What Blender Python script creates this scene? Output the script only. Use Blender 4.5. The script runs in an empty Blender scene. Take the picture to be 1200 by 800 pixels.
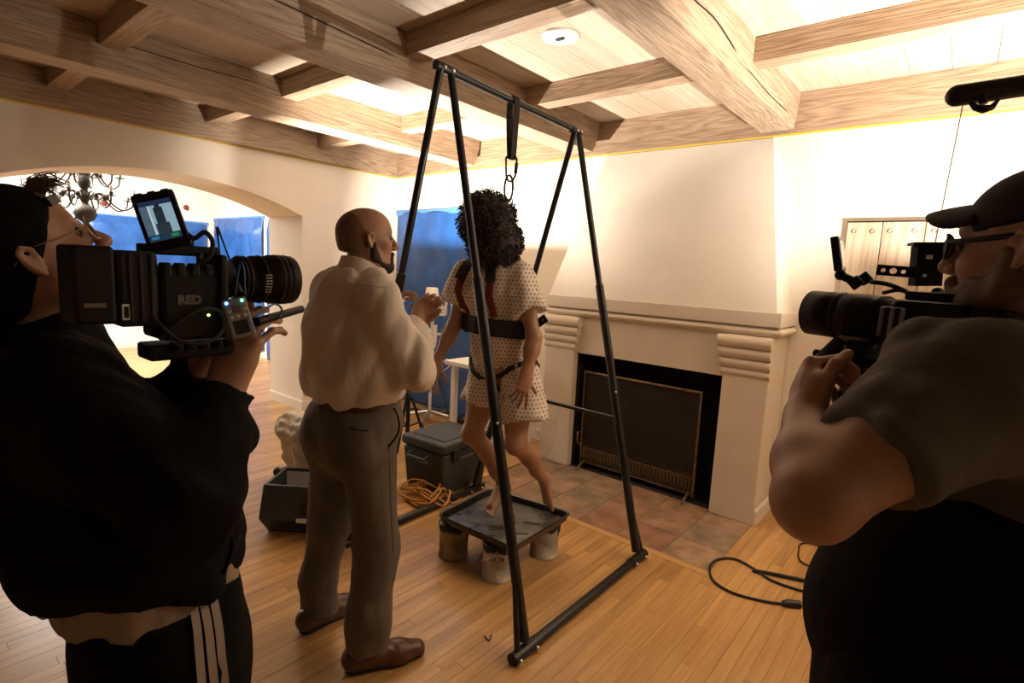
import bpy, bmesh, math, random
import numpy as np
from mathutils import Vector, Matrix

# ------------------------------------------------------------------ camera
CAM_Z = 1.58
YAW, PITCH, ROLL, FPX = -0.69133163, 0.13107504, -0.05101712, 632.79
_f = np.array([math.sin(YAW)*math.cos(PITCH), math.cos(YAW)*math.cos(PITCH), -math.sin(PITCH)])
_r = np.array([math.cos(YAW), -math.sin(YAW), 0.0])
_d = np.cross(_f, _r)
_R = math.cos(ROLL)*_r + math.sin(ROLL)*_d
_D = -math.sin(ROLL)*_r + math.cos(ROLL)*_d
CAMROT = np.array([_R, _D, _f])
CPOS = np.array([0, 0, CAM_Z])
scene = bpy.context.scene
COL = scene.collection
cd = bpy.data.cameras.new('camera'); cam = bpy.data.objects.new('camera', cd); COL.objects.link(cam)
cd.sensor_width = 36.0; cd.lens = 36.0*FPX/1200.0; cd.clip_start = 0.05
cam.matrix_world = Matrix(((_R[0], -_D[0], -_f[0], 0), (_R[1], -_D[1], -_f[1], 0), (_R[2], -_D[2], -_f[2], CAM_Z), (0, 0, 0, 1)))
scene.camera = cam

# ------------------------------------------------------------------ world, lights, exposure
vs = scene.view_settings
vs.view_transform = 'Standard'; vs.look = 'None'; vs.gamma = 1.0; vs.exposure = 0.0; vs.use_curve_mapping = False
w = bpy.data.worlds.new('world'); scene.world = w; w.use_nodes = True
w.node_tree.nodes['Background'].inputs[0].default_value = (1.0, .8, .6, 1)
w.node_tree.nodes['Background'].inputs[1].default_value = 0.02

def area(name, loc, target, size, power, color, shape='DISK', spread=180):
    l = bpy.data.lights.new(name, 'AREA'); l.energy = power; l.color = color; l.shape = shape; l.size = size
    l.spread = math.radians(spread)
    o = bpy.data.objects.new(name, l); COL.objects.link(o); o.location = loc
    o.rotation_euler = (Vector(target)-Vector(loc)).to_track_quat('-Z', 'Y').to_euler()
    return o
WARM = (1.0, .91, .79)
area('dining_room_light', (-8.2, 1.6, 2.75), (-8.6, 2.4, 0), 1.6, 260, (1.0, .93, .84))

# ------------------------------------------------------------------ helpers
def ray(x, y):
    return CAMROT.T @ np.array([(x-600)/FPX, (y-400)/FPX, 1.0])
def at(x, y, d):                      # point seen at photo pixel, at distance d along the view axis
    return CPOS + ray(x, y)*d
def at_z(x, y, z):
    r = ray(x, y); return CPOS + r*((z-CAM_Z)/r[2])
def at_x(x, y, X):
    r = ray(x, y); return CPOS + r*(X/r[0])
def at_y(x, y, Y):
    r = ray(x, y); return CPOS + r*(Y/r[1])
def V(*a): return np.array(a, float)
def unit(v): v = np.asarray(v, float); return v/np.linalg.norm(v)

# ------------------------------------------------------------------ materials
MATS = {}
def nodes_of(name):
    m = bpy.data.materials.new(name); m.use_nodes = True; MATS[name] = m
    nt = m.node_tree; return m, nt, nt.nodes['Principled BSDF']
def add(nt, typ, **kw):
    n = nt.nodes.new(typ)
    for k, v in kw.items(): setattr(n, k, v)
    return n
def mat(name, col, rough=.6, metal=0.0, var=.12, scale=12.0, bump=.0, bscale=None, stretch=(1, 1, 1), emit=None, spec=None, bdist=.01):
    """plain surface with procedural tone variation and optional fine relief"""
    m, nt, b = nodes_of(name)
    tc = add(nt, 'ShaderNodeTexCoord'); mp = add(nt, 'ShaderNodeMapping'); mp.inputs['Scale'].default_value = stretch
    nt.links.new(tc.outputs['Object'], mp.inputs[0])
    nz = add(nt, 'ShaderNodeTexNoise'); nz.inputs['Scale'].default_value = scale; nz.inputs['Detail'].default_value = 4
    nt.links.new(mp.outputs[0], nz.inputs['Vector'])
    rp = add(nt, 'ShaderNodeValToRGB')
    c0 = tuple(max(0, c*(1-var)) for c in col); c1 = tuple(min(1, c*(1+var)) for c in col)
    rp.color_ramp.elements[0].position = .3; rp.color_ramp.elements[1].position = .7
    rp.color_ramp.elements[0].color = c0+(1,); rp.color_ramp.elements[1].color = c1+(1,)
    nt.links.new(nz.outputs['Fac'], rp.inputs[0]); nt.links.new(rp.outputs[0], b.inputs['Base Color'])
    b.inputs['Roughness'].default_value = rough; b.inputs['Metallic'].default_value = metal
    if spec is not None: b.inputs['Specular IOR Level'].default_value = spec
    if bump:
        n2 = add(nt, 'ShaderNodeTexNoise'); n2.inputs['Scale'].default_value = bscale or scale*4; n2.inputs['Detail'].default_value = 3
        nt.links.new(mp.outputs[0], n2.inputs['Vector'])
        bp = add(nt, 'ShaderNodeBump'); bp.inputs['Strength'].default_value = bump; bp.inputs['Distance'].default_value = bdist
        nt.links.new(n2.outputs['Fac'], bp.inputs['Height']); nt.links.new(bp.outputs[0], b.inputs['Normal'])
    if emit:
        b.inputs['Emission Color'].default_value = tuple(emit[:3])+(1,); b.inputs['Emission Strength'].default_value = emit[3]
    return m
def wood(name, dark, light, axis='Y', ring=9.0, rough=.55, bump=.25, objrand=.0, fine=60.0):
    """grain running along one axis; tone shifts per object and per island"""
    m, nt, b = nodes_of(name)
    tc = add(nt, 'ShaderNodeTexCoord'); oi = add(nt, 'ShaderNodeObjectInfo'); ge = add(nt, 'ShaderNodeNewGeometry')
    s = {'X': (.35, 6, 6), 'Y': (6, .35, 6), 'Z': (6, 6, .35)}[axis]
    off = add(nt, 'ShaderNodeVectorMath', operation='ADD')
    sc = add(nt, 'ShaderNodeVectorMath', operation='SCALE'); sc.inputs[3].default_value = 13.7
    ad = add(nt, 'ShaderNodeMath', operation='ADD')
    nt.links.new(oi.outputs['Random'], ad.inputs[0]); nt.links.new(ge.outputs['Random Per Island'], ad.inputs[1])
    cx = add(nt, 'ShaderNodeCombineXYZ')
    for i in range(3): nt.links.new(ad.outputs[0], cx.inputs[i])
    nt.links.new(cx.outputs[0], sc.inputs[0])
    nt.links.new(tc.outputs['Object'], off.inputs[0]); nt.links.new(sc.outputs[0], off.inputs[1])
    mp = add(nt, 'ShaderNodeMapping'); mp.inputs['Scale'].default_value = s
    nt.links.new(off.outputs[0], mp.inputs[0])
    n1 = add(nt, 'ShaderNodeTexNoise'); n1.inputs['Scale'].default_value = 1.3; n1.inputs['Detail'].default_value = 3; n1.inputs['Distortion'].default_value = .6
    nt.links.new(mp.outputs[0], n1.inputs['Vector'])
    ml = add(nt, 'ShaderNodeMath', operation='MULTIPLY'); ml.inputs[1].default_value = ring
    nt.links.new(n1.outputs['Fac'], ml.inputs[0])
    fr = add(nt, 'ShaderNodeMath', operation='PINGPONG'); fr.inputs[1].default_value = .5
    nt.links.new(ml.outputs[0], fr.inputs[0])
    n2 = add(nt, 'ShaderNodeTexNoise'); n2.inputs['Scale'].default_value = fine/6.0; n2.inputs['Detail'].default_value = 5
    nt.links.new(mp.outputs[0], n2.inputs['Vector'])
    mx = add(nt, 'ShaderNodeMath', operation='MULTIPLY_ADD'); mx.inputs[1].default_value = .8
    nt.links.new(fr.outputs[0], mx.inputs[0]); nt.links.new(n2.outputs['Fac'], mx.inputs[2])
    rp = add(nt, 'ShaderNodeValToRGB'); rp.color_ramp.elements[0].position = .3; rp.color_ramp.elements[1].position = .95
    rp.color_ramp.elements[0].color = tuple(dark)+(1,); rp.color_ramp.elements[1].color = tuple(light)+(1,)
    nt.links.new(mx.outputs[0], rp.inputs[0])
    hs = add(nt, 'ShaderNodeHueSaturation')
    fr2 = add(nt, 'ShaderNodeMath', operation='FRACT'); nt.links.new(ad.outputs[0], fr2.inputs[0])
    mr = add(nt, 'ShaderNodeMapRange'); mr.inputs[3].default_value = 1-objrand; mr.inputs[4].default_value = 1+objrand
    nt.links.new(fr2.outputs[0], mr.inputs[0]); nt.links.new(mr.outputs[0], hs.inputs['Value'])
    nt.links.new(rp.outputs[0], hs.inputs['Color']); nt.links.new(hs.outputs[0], b.inputs['Base Color'])
    b.inputs['Roughness'].default_value = rough
    if bump:
        bp = add(nt, 'ShaderNodeBump'); bp.inputs['Strength'].default_value = bump; bp.inputs['Distance'].default_value = .006
        nt.links.new(mx.outputs[0], bp.inputs['Height']); nt.links.new(bp.outputs[0], b.inputs['Normal'])
    return m

# ------------------------------------------------------------------ mesh builder
class MB:
    def __init__(s): s.v = []; s.f = []; s.sm = []
    def addm(s, vs_, fs_, smooth=False):
        o = len(s.v); s.v.extend([tuple(map(float, p)) for p in vs_]); s.f.extend([tuple(i+o for i in f) for f in fs_]); s.sm.extend([smooth]*len(fs_)); return s
    def box(s, lo, hi, M=None):
        x0, y0, z0 = lo; x1, y1, z1 = hi
        vs_ = [(x0,y0,z0),(x1,y0,z0),(x1,y1,z0),(x0,y1,z0),(x0,y0,z1),(x1,y0,z1),(x1,y1,z1),(x0,y1,z1)]
        if M is not None: vs_ = [tuple(M @ Vector(p)) for p in vs_]
        return s.addm(vs_, [(0,3,2,1),(4,5,6,7),(0,1,5,4),(1,2,6,5),(2,3,7,6),(3,0,4,7)])
    def rbox(s, lo, hi, r, M=None, seg=2):
        """box with rounded edges"""
        bm = bmesh.new(); bmesh.ops.create_cube(bm, size=1)
        lo = V(*lo); hi = V(*hi); c = (lo+hi)/2; d = hi-lo
        for v in bm.verts: v.co = Vector((c[0]+v.co.x*d[0], c[1]+v.co.y*d[1], c[2]+v.co.z*d[2]))
        bmesh.ops.bevel(bm, geom=bm.edges[:], offset=r, segments=seg, affect='EDGES', profile=.5)
        bm.verts.index_update()
        vs_ = [tuple(M @ v.co) if M is not None else tuple(v.co) for v in bm.verts]
        fs_ = [tuple(v.index for v in f.verts) for f in bm.faces]; bm.free()
        return s.addm(vs_, fs_, False)
    def tube(s, pts, r, n=8, cap=True, smooth=True, closed=False):
        pts = [V(*p) for p in pts]; m = len(pts)
        rs = r if hasattr(r, '__len__') else [r]*m
        vs_ = []; fs_ = []; up = None
        for i in range(m):
            if closed: t = unit(pts[(i+1) % m]-pts[i-1])
            else: t = unit(pts[min(i+1, m-1)]-pts[max(i-1, 0)])
            if up is None:
                a = V(0, 0, 1) if abs(t[2]) < .9 else V(1, 0, 0)
                up = unit(np.cross(np.cross(t, a), t))
            up = up - t*np.dot(up, t); up = unit(up); sd = np.cross(t, up)
            for k in range(n):
                a = 2*math.pi*k/n
                vs_.append(pts[i]+rs[i]*(math.cos(a)*up+math.sin(a)*sd))
        for i in range(m if closed else m-1):
            j = (i+1) % m
            for k in range(n): fs_.append((i*n+k, i*n+(k+1) % n, j*n+(k+1) % n, j*n+k))
        s.addm(vs_, fs_, smooth)
        if cap and not closed:
            s.addm(vs_[:n], [tuple(range(n))[::-1]]); s.addm(vs_[-n:], [tuple(range(n))])
        return s
    def lathe(s, c, prof, n=16, axis=(0, 0, 1), smooth=True, up=None):
        """prof: list of (radius, height) along the axis"""
        ax = unit(axis); a = up if up is not None else (V(1, 0, 0) if abs(ax[0]) < .9 else V(0, 1, 0))
        u = unit(np.cross(np.cross(ax, a), ax)); w_ = np.cross(ax, u); c = V(*c)
        vs_ = []; fs_ = []
        for (r, h) in prof:
            for k in range(n):
                t = 2*math.pi*k/n; vs_.append(c+ax*h+max(r, 1e-5)*(math.cos(t)*u+math.sin(t)*w_))
        for i in range(len(prof)-1):
            for k in range(n): fs_.append((i*n+k, i*n+(k+1) % n, (i+1)*n+(k+1) % n, (i+1)*n+k))
        s.addm(vs_, fs_, smooth)
        s.addm(vs_[:n], [tuple(range(n))[::-1]]); s.addm(vs_[-n:], [tuple(range(n))])
        return s
    def prism(s, poly, depth, M):
        """poly in local xy, extruded along local z by depth"""
        n = len(poly); vs_ = [M @ Vector((p[0], p[1], 0)) for p in poly]+[M @ Vector((p[0], p[1], depth)) for p in poly]
        fs_ = [tuple(range(n))[::-1], tuple(range(n, 2*n))]+[(i, (i+1) % n, n+(i+1) % n, n+i) for i in range(n)]
        return s.addm(vs_, fs_)
    def ribbon(s, pts, side, wdt, thick=.003):
        """flat strap along pts; side = vector(s) across the width"""
        pts = [V(*p) for p in pts]; m = len(pts); vs_ = []; fs_ = []
        for i in range(m):
            t = unit(pts[min(i+1, m-1)]-pts[max(i-1, 0)])
            sd = V(*(side[i] if hasattr(side[0], '__len__') else side)); sd = unit(sd-t*np.dot(sd, t)); nn = np.cross(t, sd)
            ww = wdt[i] if hasattr(wdt, '__len__') else wdt
            for a, b in ((-1, -1), (1, -1), (1, 1), (-1, 1)): vs_.append(pts[i]+sd*ww/2*a+nn*thick/2*b)
        for i in range(m-1):
            for k in range(4): fs_.append((i*4+k, i*4+(k+1) % 4, i*4+4+(k+1) % 4, i*4+4+k))
        fs_ += [(3, 2, 1, 0), tuple(4*(m-1)+k for k in range(4))]
        return s.addm(vs_, fs_)
    def ball(s, c, r, n=12, sc=(1, 1, 1)):
        prof = [(math.sin(math.pi*i/8), -math.cos(math.pi*i/8)) for i in range(9)]
        t = MB().lathe((0, 0, 0), prof, n)
        return s.addm([V(*c)+V(*p)*r*V(*sc) for p in t.v], t.f, True)
    def mesh(s, name, off=(0, 0, 0)):
        me = bpy.data.meshes.new(name)
        me.from_pydata([(p[0]-off[0], p[1]-off[1], p[2]-off[2]) for p in s.v], [], s.f)
        me.polygons.foreach_set('use_smooth', s.sm); me.update(); return me
    def build(s, name, m, parent=None, origin=None):
        off = wloc(parent) if parent is not None else (origin if origin is not None else (0, 0, 0))
        me = s.mesh(name, off)
        o = bpy.data.objects.new(name, me); COL.objects.link(o)
        if parent is not None: o.parent = parent
        else: o.location = off
        me.materials.append(MATS[m] if isinstance(m, str) else m)
        return o
def wloc(o):
    p = V(*o.location)
    while o.parent is not None: o = o.parent; p = p+V(*o.location)
    return p
def tag(o, label=None, cat=None, group=None, kind=None):
    if label: o['label'] = label
    if cat: o['category'] = cat
    if group: o['group'] = group
    if kind: o['kind'] = kind
    return o
def thing(name, loc, label=None, cat=None, group=None, kind=None):
    o = bpy.data.objects.new(name, None); COL.objects.link(o); o.location = [float(a) for a in loc]; o.empty_display_size = .1
    return tag(o, label, cat, group, kind)
def copy_tree(o, parent=None):
    c = o.copy(); COL.objects.link(c); c.parent = parent
    for ch in list(o.children): copy_tree(ch, c)
    return c
def bez(pts, n=8):
    """smooth curve through points (Catmull-Rom)"""
    P = [V(*p) for p in pts]; P = [2*P[0]-P[1]]+P+[2*P[-1]-P[-2]]; out = []
    for i in range(1, len(P)-2):
        for k in range(n):
            t = k/n; a, b, c, d = P[i-1:i+3]
            out.append(.5*((2*b)+(c-a)*t+(2*a-5*b+4*c-d)*t*t+(3*b-a-3*c+d)*t**3))
    out.append(P[-2]); return out
rnd = random.Random(7)
# ================================================================== materials list
mat('plaster', (.80, .74, .65), .85, var=.03, scale=3, bump=.12, bscale=30)
mat('plaster_far', (.84, .81, .75), .85, var=.03, scale=3, bump=.1, bscale=30)
mat('trim_white', (.80, .75, .67), .5, var=.03)
wood('beam_wood', (.215, .148, .098), (.45, .330, .230), 'Y', ring=16, objrand=.08, fine=120, bump=.5)
wood('beam_wood_x', (.225, .145, .088), (.44, .310, .205), 'X', ring=14, objrand=.08, fine=120, bump=.5)
wood('plank_wood', (.46, .36, .26), (.60, .49, .38), 'Y', ring=4, objrand=.07, fine=100)
wood('board_wood', (.37, .19, .062), (.54, .315, .12), 'Y', ring=3, rough=.30, bump=.03, objrand=.17)
wood('border_wood', (.40, .21, .07), (.55, .32, .125), 'X', ring=3, rough=.33, bump=.04, objrand=.13)
wood('door_wood', (.36, .27, .19), (.60, .49, .37), 'Z', ring=4, objrand=.08)
mat('subfloor', (.10, .055, .02), .8)
mat('grout', (.22, .15, .10), .9, bump=.2)
mat('terracotta', (.30, .175, .105), .5, var=.35, scale=6, bump=.15, bscale=25)
for i_, c_ in enumerate(((.23, .145, .085), (.30, .175, .10), (.25, .18, .12), (.33, .21, .13), (.27, .14, .08))): mat('terracotta_%d' % i_, c_, .5, var=.4, scale=7, bump=.15, bscale=25)
mat('yellow_tape', (.75, .50, .08), .6, var=.05)
mat('soot', (.012, .010, .009), .9, var=.3)
mat('stucco_fire', (.72, .63, .52), .85, var=.04, scale=4, bump=.15, bscale=28)
mat('brass', (.20, .13, .055), .45, metal=.7, var=.35, scale=20)
mat('screen_mesh', (.02, .014, .010), .6, metal=.3, var=.2)
mat('blue_sheet', (.022, .105, .36), .36, var=.25, scale=5, bump=.5, bscale=22)
mat('blue_tape', (.10, .28, .62), .6, var=.08)
mat('white_plastic', (.78, .76, .72), .4, var=.03)
mat('black_plastic', (.010, .010, .011), .45, var=.2)
mat('black_metal', (.012, .012, .013), .35, metal=.3, var=.25, scale=30)
mat('black_rubber', (.012, .012, .012), .7, var=.2)
mat('steel', (.55, .54, .52), .3, metal=1.0, var=.1)
mat('iron', (.045, .038, .03), .5, metal=.6, var=.3)
mat('candle_wax', (.80, .72, .55), .5, var=.05)

# ================================================================== structure
XL, YB, ZC, ZB = -5.2, 4.02, 2.82, 2.57
# walls
wl = MB()
yc, hw, zs, rise = 1.70, 1.18, 2.012, .235
rad = (hw*hw+rise*rise)/(2*rise)
def arch_z(y): return zs+rise-rad+math.sqrt(max(rad*rad-(y-yc)**2, 0))
XT = -5.9
wl.box((XT, -3.4, 0), (XL, yc-hw, ZC)); wl.box((XT, yc+hw, 0), (XL, YB, ZC))
N = 40; vs_ = []; fs_ = []
for i in range(N+1):
    y = yc-hw+2*hw*i/N; z = arch_z(y)
    vs_ += [(XL, y, z), (XL, y, ZC), (XT, y, z), (XT, y, ZC)]
for i in range(N):
    a = i*4; b = a+4
    fs_ += [(a, b, b+1, a+1), (a+2, a+3, b+3, b+2), (a, a+2, b+2, b)]
wl.addm(vs_, fs_, False)
tag(wl.build('wall_left', 'plaster', None, (XL, 1, 0)), 'cream plaster wall with a wide low arched opening', 'wall', kind='structure')
tag(MB().box((-10.5, YB, 0), (3.2, YB+.12, 3.1)).build('wall_back', 'plaster', None, (-1, YB, 0)), 'white plaster wall behind the fireplace', 'wall', kind='structure')
tag(MB().box((3.2, -3.4, 0), (3.32, YB, ZC)).build('wall_right', 'plaster', None, (3.2, 1, 0)), 'cream plaster side wall of the room', 'wall', kind='structure')
tag(MB().box((-10.5, -3.52, 0), (3.32, -3.4, 3.1)).build('wall_front', 'plaster', None, (0, -3.4, 0)), 'cream plaster wall on the near side', 'wall', kind='structure')
tag(MB().box((-10.5, -3.4, 0), (-10.38, YB, 3.1)).build('wall_far', 'plaster_far', None, (-10.4, 1, 0)), 'white wall of the dining room beyond the arch', 'wall', kind='structure')
tag(MB().box((-10.5, -3.4, 3.1), (XT, YB+.1, 3.2)).build('ceiling_far', 'plaster_far', None, (-8, 1, 3.1)), 'plain white ceiling of the dining room', 'ceiling', kind='structure')

# floor with strip boards
fl = thing('floor', (-2, 1.5, 0), 'narrow strip oak floor with a warm honey finish', 'floor', kind='structure')
MB().box((-10.4, -3.4, -.05), (3.2, YB, -.012)).build('subfloor', 'subfloor', fl)
W = .057; lens = (.62, .9, 1.15, 1.45)
bmeshes = {}
for L in lens:
    b = MB(); e = .0007
    b.addm([(e, e, 0), (W-e, e, 0), (W-e, L-e, 0), (e, L-e, 0), (0, 0, -.004), (W, 0, -.004), (W, L, -.004), (0, L, -.004), (e*.3, e*.3, -.02), (W-e*.3, e*.3, -.02), (W-e*.3, L-e*.3, -.02), (e*.3, L-e*.3, -.02)],
           [(0, 1, 2, 3), (4, 5, 1, 0), (5, 6, 2, 1), (6, 7, 3, 2), (7, 4, 0, 3), (8, 9, 5, 4), (9, 10, 6, 5), (10, 11, 7, 6), (11, 8, 4, 7)])
    bmeshes[L] = b
HX0, HX1, HY0 = -2.64, -.885, 2.87      # hearth area
cand = []
k = 0; x = -10.35
while x < 3.1:
    y = -3.0-rnd.random()*1.2
    while y < YB:
        L = rnd.choice(lens); y1 = y+L
        cand.append((x, y, L)); y = y1
    x += W; k += 1
def in_view(p):
    q = CAMROT @ (np.array(p)-CPOS)
    if q[2] < .2: return 0
    u, v = 600+FPX*q[0]/q[2], 400+FPX*q[1]/q[2]
    return 1/q[2]**2 if -20 < u < 1220 and v < 860 else 0
sc_ = []
for (x, y, L) in cand:
    if y+L > YB: L = None
    if L is None: continue
    c = (x+W/2, y+L/2, 0)
    if HX0-.02 < x+W/2 < HX1+.02 and y+L > HY0-.06:       # stop at the border board in front of the hearth
        if y < HY0-.0585: sc_.append((0, x, y, HY0-.058-y, 'cut'))
        continue
    s_ = max(in_view((x+W/2, y+t*L, 0)) for t in (.1, .5, .9))*L
    # boards hidden behind the two camera operators count less
    if c[0] < XL+.1 or (c[1] < .35 and c[0] < -.6) : s_ *= .2
    sc_.append((s_, x, y, L, ''))
sc_.sort(key=lambda t: -t[0])
shared = {L: bmeshes[L].mesh('board') for L in lens}
for me in shared.values(): me.materials.append(MATS['board_wood'])
rest = MB(); nb = 0
for (s_, x, y, L, c) in sc_:
    if c == '' and nb < 300 and s_ > 0:
        o = bpy.data.objects.new('board', shared[L]); COL.objects.link(o); o.parent = fl
        o.location = (x-fl.location[0], y-fl.location[1], rnd.uniform(-.0006, .0004)); nb += 1
    else:
        rest.box((x, y, -.02), (x+W-.0008, y+L-.0008, 0))
# rows that end at the back wall
for i in range(int((3.1+10.35)/W)):
    x = -10.35+i*W
    if HX0-.02 < x+W/2 < HX1+.02: continue
    ymax = max([y+L for (s_, x2, y, L, c) in sc_ if abs(x2-x) < .01] or [YB])
    if ymax < YB: rest.box((x, ymax, -.02), (x+W-.0008, YB, 0))
o = rest.build('floor_boards_rest', 'board_wood', fl); o['kind'] = 'stuff'
MB().box((HX0, HY0-.056, -.02), (HX1+.02, HY0-.001, .001)).build('border_board', 'border_wood', fl)

# hearth of terracotta tiles
he = thing('hearth', (-1.76, 3.3, 0), 'terracotta tile hearth in front of the fireplace', 'hearth', kind='structure')
MB().box((HX0, HY0, -.02), (HX1, YB, -.004)).build('mortar_bed', 'grout', he)
T = .292; ny = 3
for i in range(6):
    for j in range(4):
        x0 = HX1-(i+1)*T+.004; y0 = HY0+j*T*.93+.004; x1 = x0+T-.008; y1 = y0+T*.93-.008
        if j == 3: y1 = min(y1, YB-.005)
        b = MB(); b.rbox((x0, y0, -.016), (x1, y1, rnd.uniform(-.001, .002)), .004, seg=1)
        b.build('tile', 'terracotta_%d' % rnd.randrange(5), he)

# ceiling: planks, beams, cross beams, wall plates
ce = thing('ceiling', (-2, 2, ZC), 'whitewashed timber plank ceiling with deep crossing beams', 'ceiling', kind='structure')
MB().box((XL, -3.4, ZC+.025), (3.2, YB, ZC+.08)).build('roof_deck', 'subfloor', ce)
BX = [(-5.2, -5.13), (-4.03, -3.82), (-2.69, -2.47), (-1.185, -.977), (.36, .57), (1.85, 2.06)]
x = XL; i = 0
while x < 3.15:
    pw = rnd.choice((.12, .16, .19, .20))
    vis = x < .6
    MB().box((x+.0015, -3.4, ZC), (x+pw-.0015, YB, ZC+.03+rnd.uniform(0, .002))).build('plank', 'plank_wood', ce)
    x += pw
def beam_profile_end(b, x0, x1, y0, y1, z0, z1):
    # beam with an ogee cut corbel end towards the wall
    prof = [(y0, z1), (y0, z0), (y1-.075, z0), (y1-.06, z0+.03), (y1-.035, z0+.055), (y1-.03, z0+.10), (y1-.012, z0+.15), (y1, z0+.17), (y1, z1)]
    n = len(prof); vs_ = [(x0, p[0], p[1]) for p in prof]+[(x1, p[0], p[1]) for p in prof]
    fs_ = [tuple(range(n))[::-1], tuple(range(n, 2*n))]+[(k, (k+1) % n, n+(k+1) % n, n+k) for k in range(n)]
    # wind faces outwards
    b.addm(vs_, fs_)
for i, (x0, x1) in enumerate(BX):
    b = MB()
    if i == 0: b.box((x0, -3.4, ZB), (x1, YB, ZC)); nm = 'wall_plate'
    else: beam_profile_end(b, x0, x1, -3.4, YB-.05 if i in (1, 2) else YB-.03, ZB, ZC); nm = 'beam'
    o = b.build(nm, 'beam_wood', ce)
    m_ = o.modifiers.new('soft_edges', 'BEVEL'); m_.width = .006; m_.segments = 2
MB().box((XL+.07, YB-.03, ZB), (3.2, YB, ZC)).build('wall_plate', 'beam_wood_x', ce)
for i in range(len(BX)-1):
    xa, xb = BX[i][1], BX[i+1][0]
    for yy in (-2.2, -1.16, -.12, .92, 1.96, 3.0):
        o = MB().box((xa, yy, ZB+.124), (xb, yy+.12, ZC)).build('cross_beam', 'beam_wood_x', ce)
        m_ = o.modifiers.new('soft_edges', 'BEVEL'); m_.width = .004; m_.segments = 2
# drying cracks in the beams
def crack(pts, w_=.004):
    MB().tube(pts, [.0006]+[w_]*(len(pts)-2)+[.0006], 5).build('crack', 'soot', ce)
crack(bez([(-.976, 1.9, 2.71), (-.976, 2.2, 2.69), (-.976, 2.45, 2.70), (-.976, 2.75, 2.66)], 5)); crack(bez([(-.976, 2.9, 2.64), (-.976, 3.3, 2.625), (-.976, 3.75, 2.63)], 5), .003)
crack(bez([(-2.469, 1.2, 2.70), (-2.469, 1.55, 2.685), (-2.469, 1.9, 2.67)], 5)); crack(bez([(-2.469, .7, 2.72), (-2.469, 1.0, 2.71), (-2.469, 1.25, 2.70)], 5), .003)
crack(bez([(-3.819, .9, 2.74), (-3.819, 1.3, 2.73), (-3.819, 1.8, 2.74)], 5), .003)
tag(MB().box((XL, -3.4, ZB-.013), (XL+.012, YB, ZB-.001)).build('trim_1', 'yellow_tape', None, (XL, 1, ZB)), 'thin yellow tape line under the wall plate on the arched wall', 'tape', kind='structure')
tag(MB().box((XL+.012, YB-.010, ZB-.013), (3.2, YB, ZB-.001)).build('trim_2', 'yellow_tape', None, (-1, YB, ZB)), 'thin yellow tape line under the wall plate on the fireplace wall', 'tape', kind='structure')

# baseboards
def bboard(name, pts_lo, pts_hi, label):
    b = MB(); b.box(pts_lo, pts_hi)
    lo = list(pts_lo); hi = list(pts_hi); lo[2] = hi[2]; hi[2] = lo[2]+.014
    dx = hi[0]-lo[0]; dy = hi[1]-lo[1]
    tag(b.build(name, 'trim_white', None, tuple(pts_lo)), label, 'baseboard', kind='structure')
bb = MB(); bb.box((XL, yc+hw, 0), (XL+.016, YB, .095)); bb.box((XL, yc+hw, .095), (XL+.010, YB, .105)); bb.box((XT, yc+hw-.016, 0), (XL+.016, yc+hw, .095)); bb.box((XT, yc+hw-.010, .095), (XL+.010, yc+hw, .105))
tag(bb.build('baseboard_left', 'trim_white', None, (XL, 3.2, 0)), 'cream baseboard around the foot of the arch pier', 'baseboard', kind='structure')
bb = MB()
for (a, b_) in ((XL+.016, -2.66), (-.86, -.66)): bb.box((a, YB-.016, 0), (b_, YB, .095)); bb.box((a, YB-.010, .095), (b_, YB, .105))
bb.box((-10.38, YB-.016, 0), (XT, YB, .095))
tag(bb.build('baseboard_back', 'trim_white', None, (-4, YB, 0)), 'cream baseboard along the fireplace wall', 'baseboard', kind='structure')
tag(MB().box((-10.38, -3.4, 0), (-10.364, YB-.02, .095)).build('baseboard_far', 'trim_white', None, (-10.38, 1, 0)), 'white baseboard in the dining room', 'baseboard', kind='structure')

# plank door beside the fireplace
dr = thing('door_1', (-.1, YB, 0), 'pale weathered plank door with round wooden plugs beside the fireplace', 'door', kind='structure')
DX0, DX1, DZ = -.62, .30, 1.985
MB().box((DX0, YB-.012, 0), (DX1, YB, DZ)).build('door_backing', 'subfloor', dr)
xs = [DX0, -.435, -.225, -.01, .16, DX1]
for a, b_ in zip(xs[:-1], xs[1:]):
    p = MB().rbox((a+.002, YB-.04, .01), (b_-.002, YB-.012, DZ-.003), .003, seg=1).build('plank', 'door_wood', dr)
    for zz in (DZ-.06, 1.1, .2):
        for xx in (a+.045, b_-.045):
            MB().lathe((xx, YB-.0405, zz), [(.0155, 0), (.0155, .006), (.010, .010), (.009, .004), (.001, .004)], 12, axis=(0, -1, 0)).build('plug', 'door_wood', p)
MB().box((DX0-.002, YB-.041, DZ-.002), (DX1+.002, YB, DZ+.004)).build('top_edge', 'iron', dr)
pt = at_y(978, 486, YB-.05)
MB().tube(bez([(pt[0]-.02, YB-.055, .98), (pt[0]-.02, YB-.07, .90), (pt[0]-.015, YB-.05, .80)], 6), .004, 6).lathe((pt[0]-.015, YB-.06, .79), [(.018, 0), (.018, .012)], 10, axis=(0, -1, 0)).build('latch', 'iron', dr)

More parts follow.
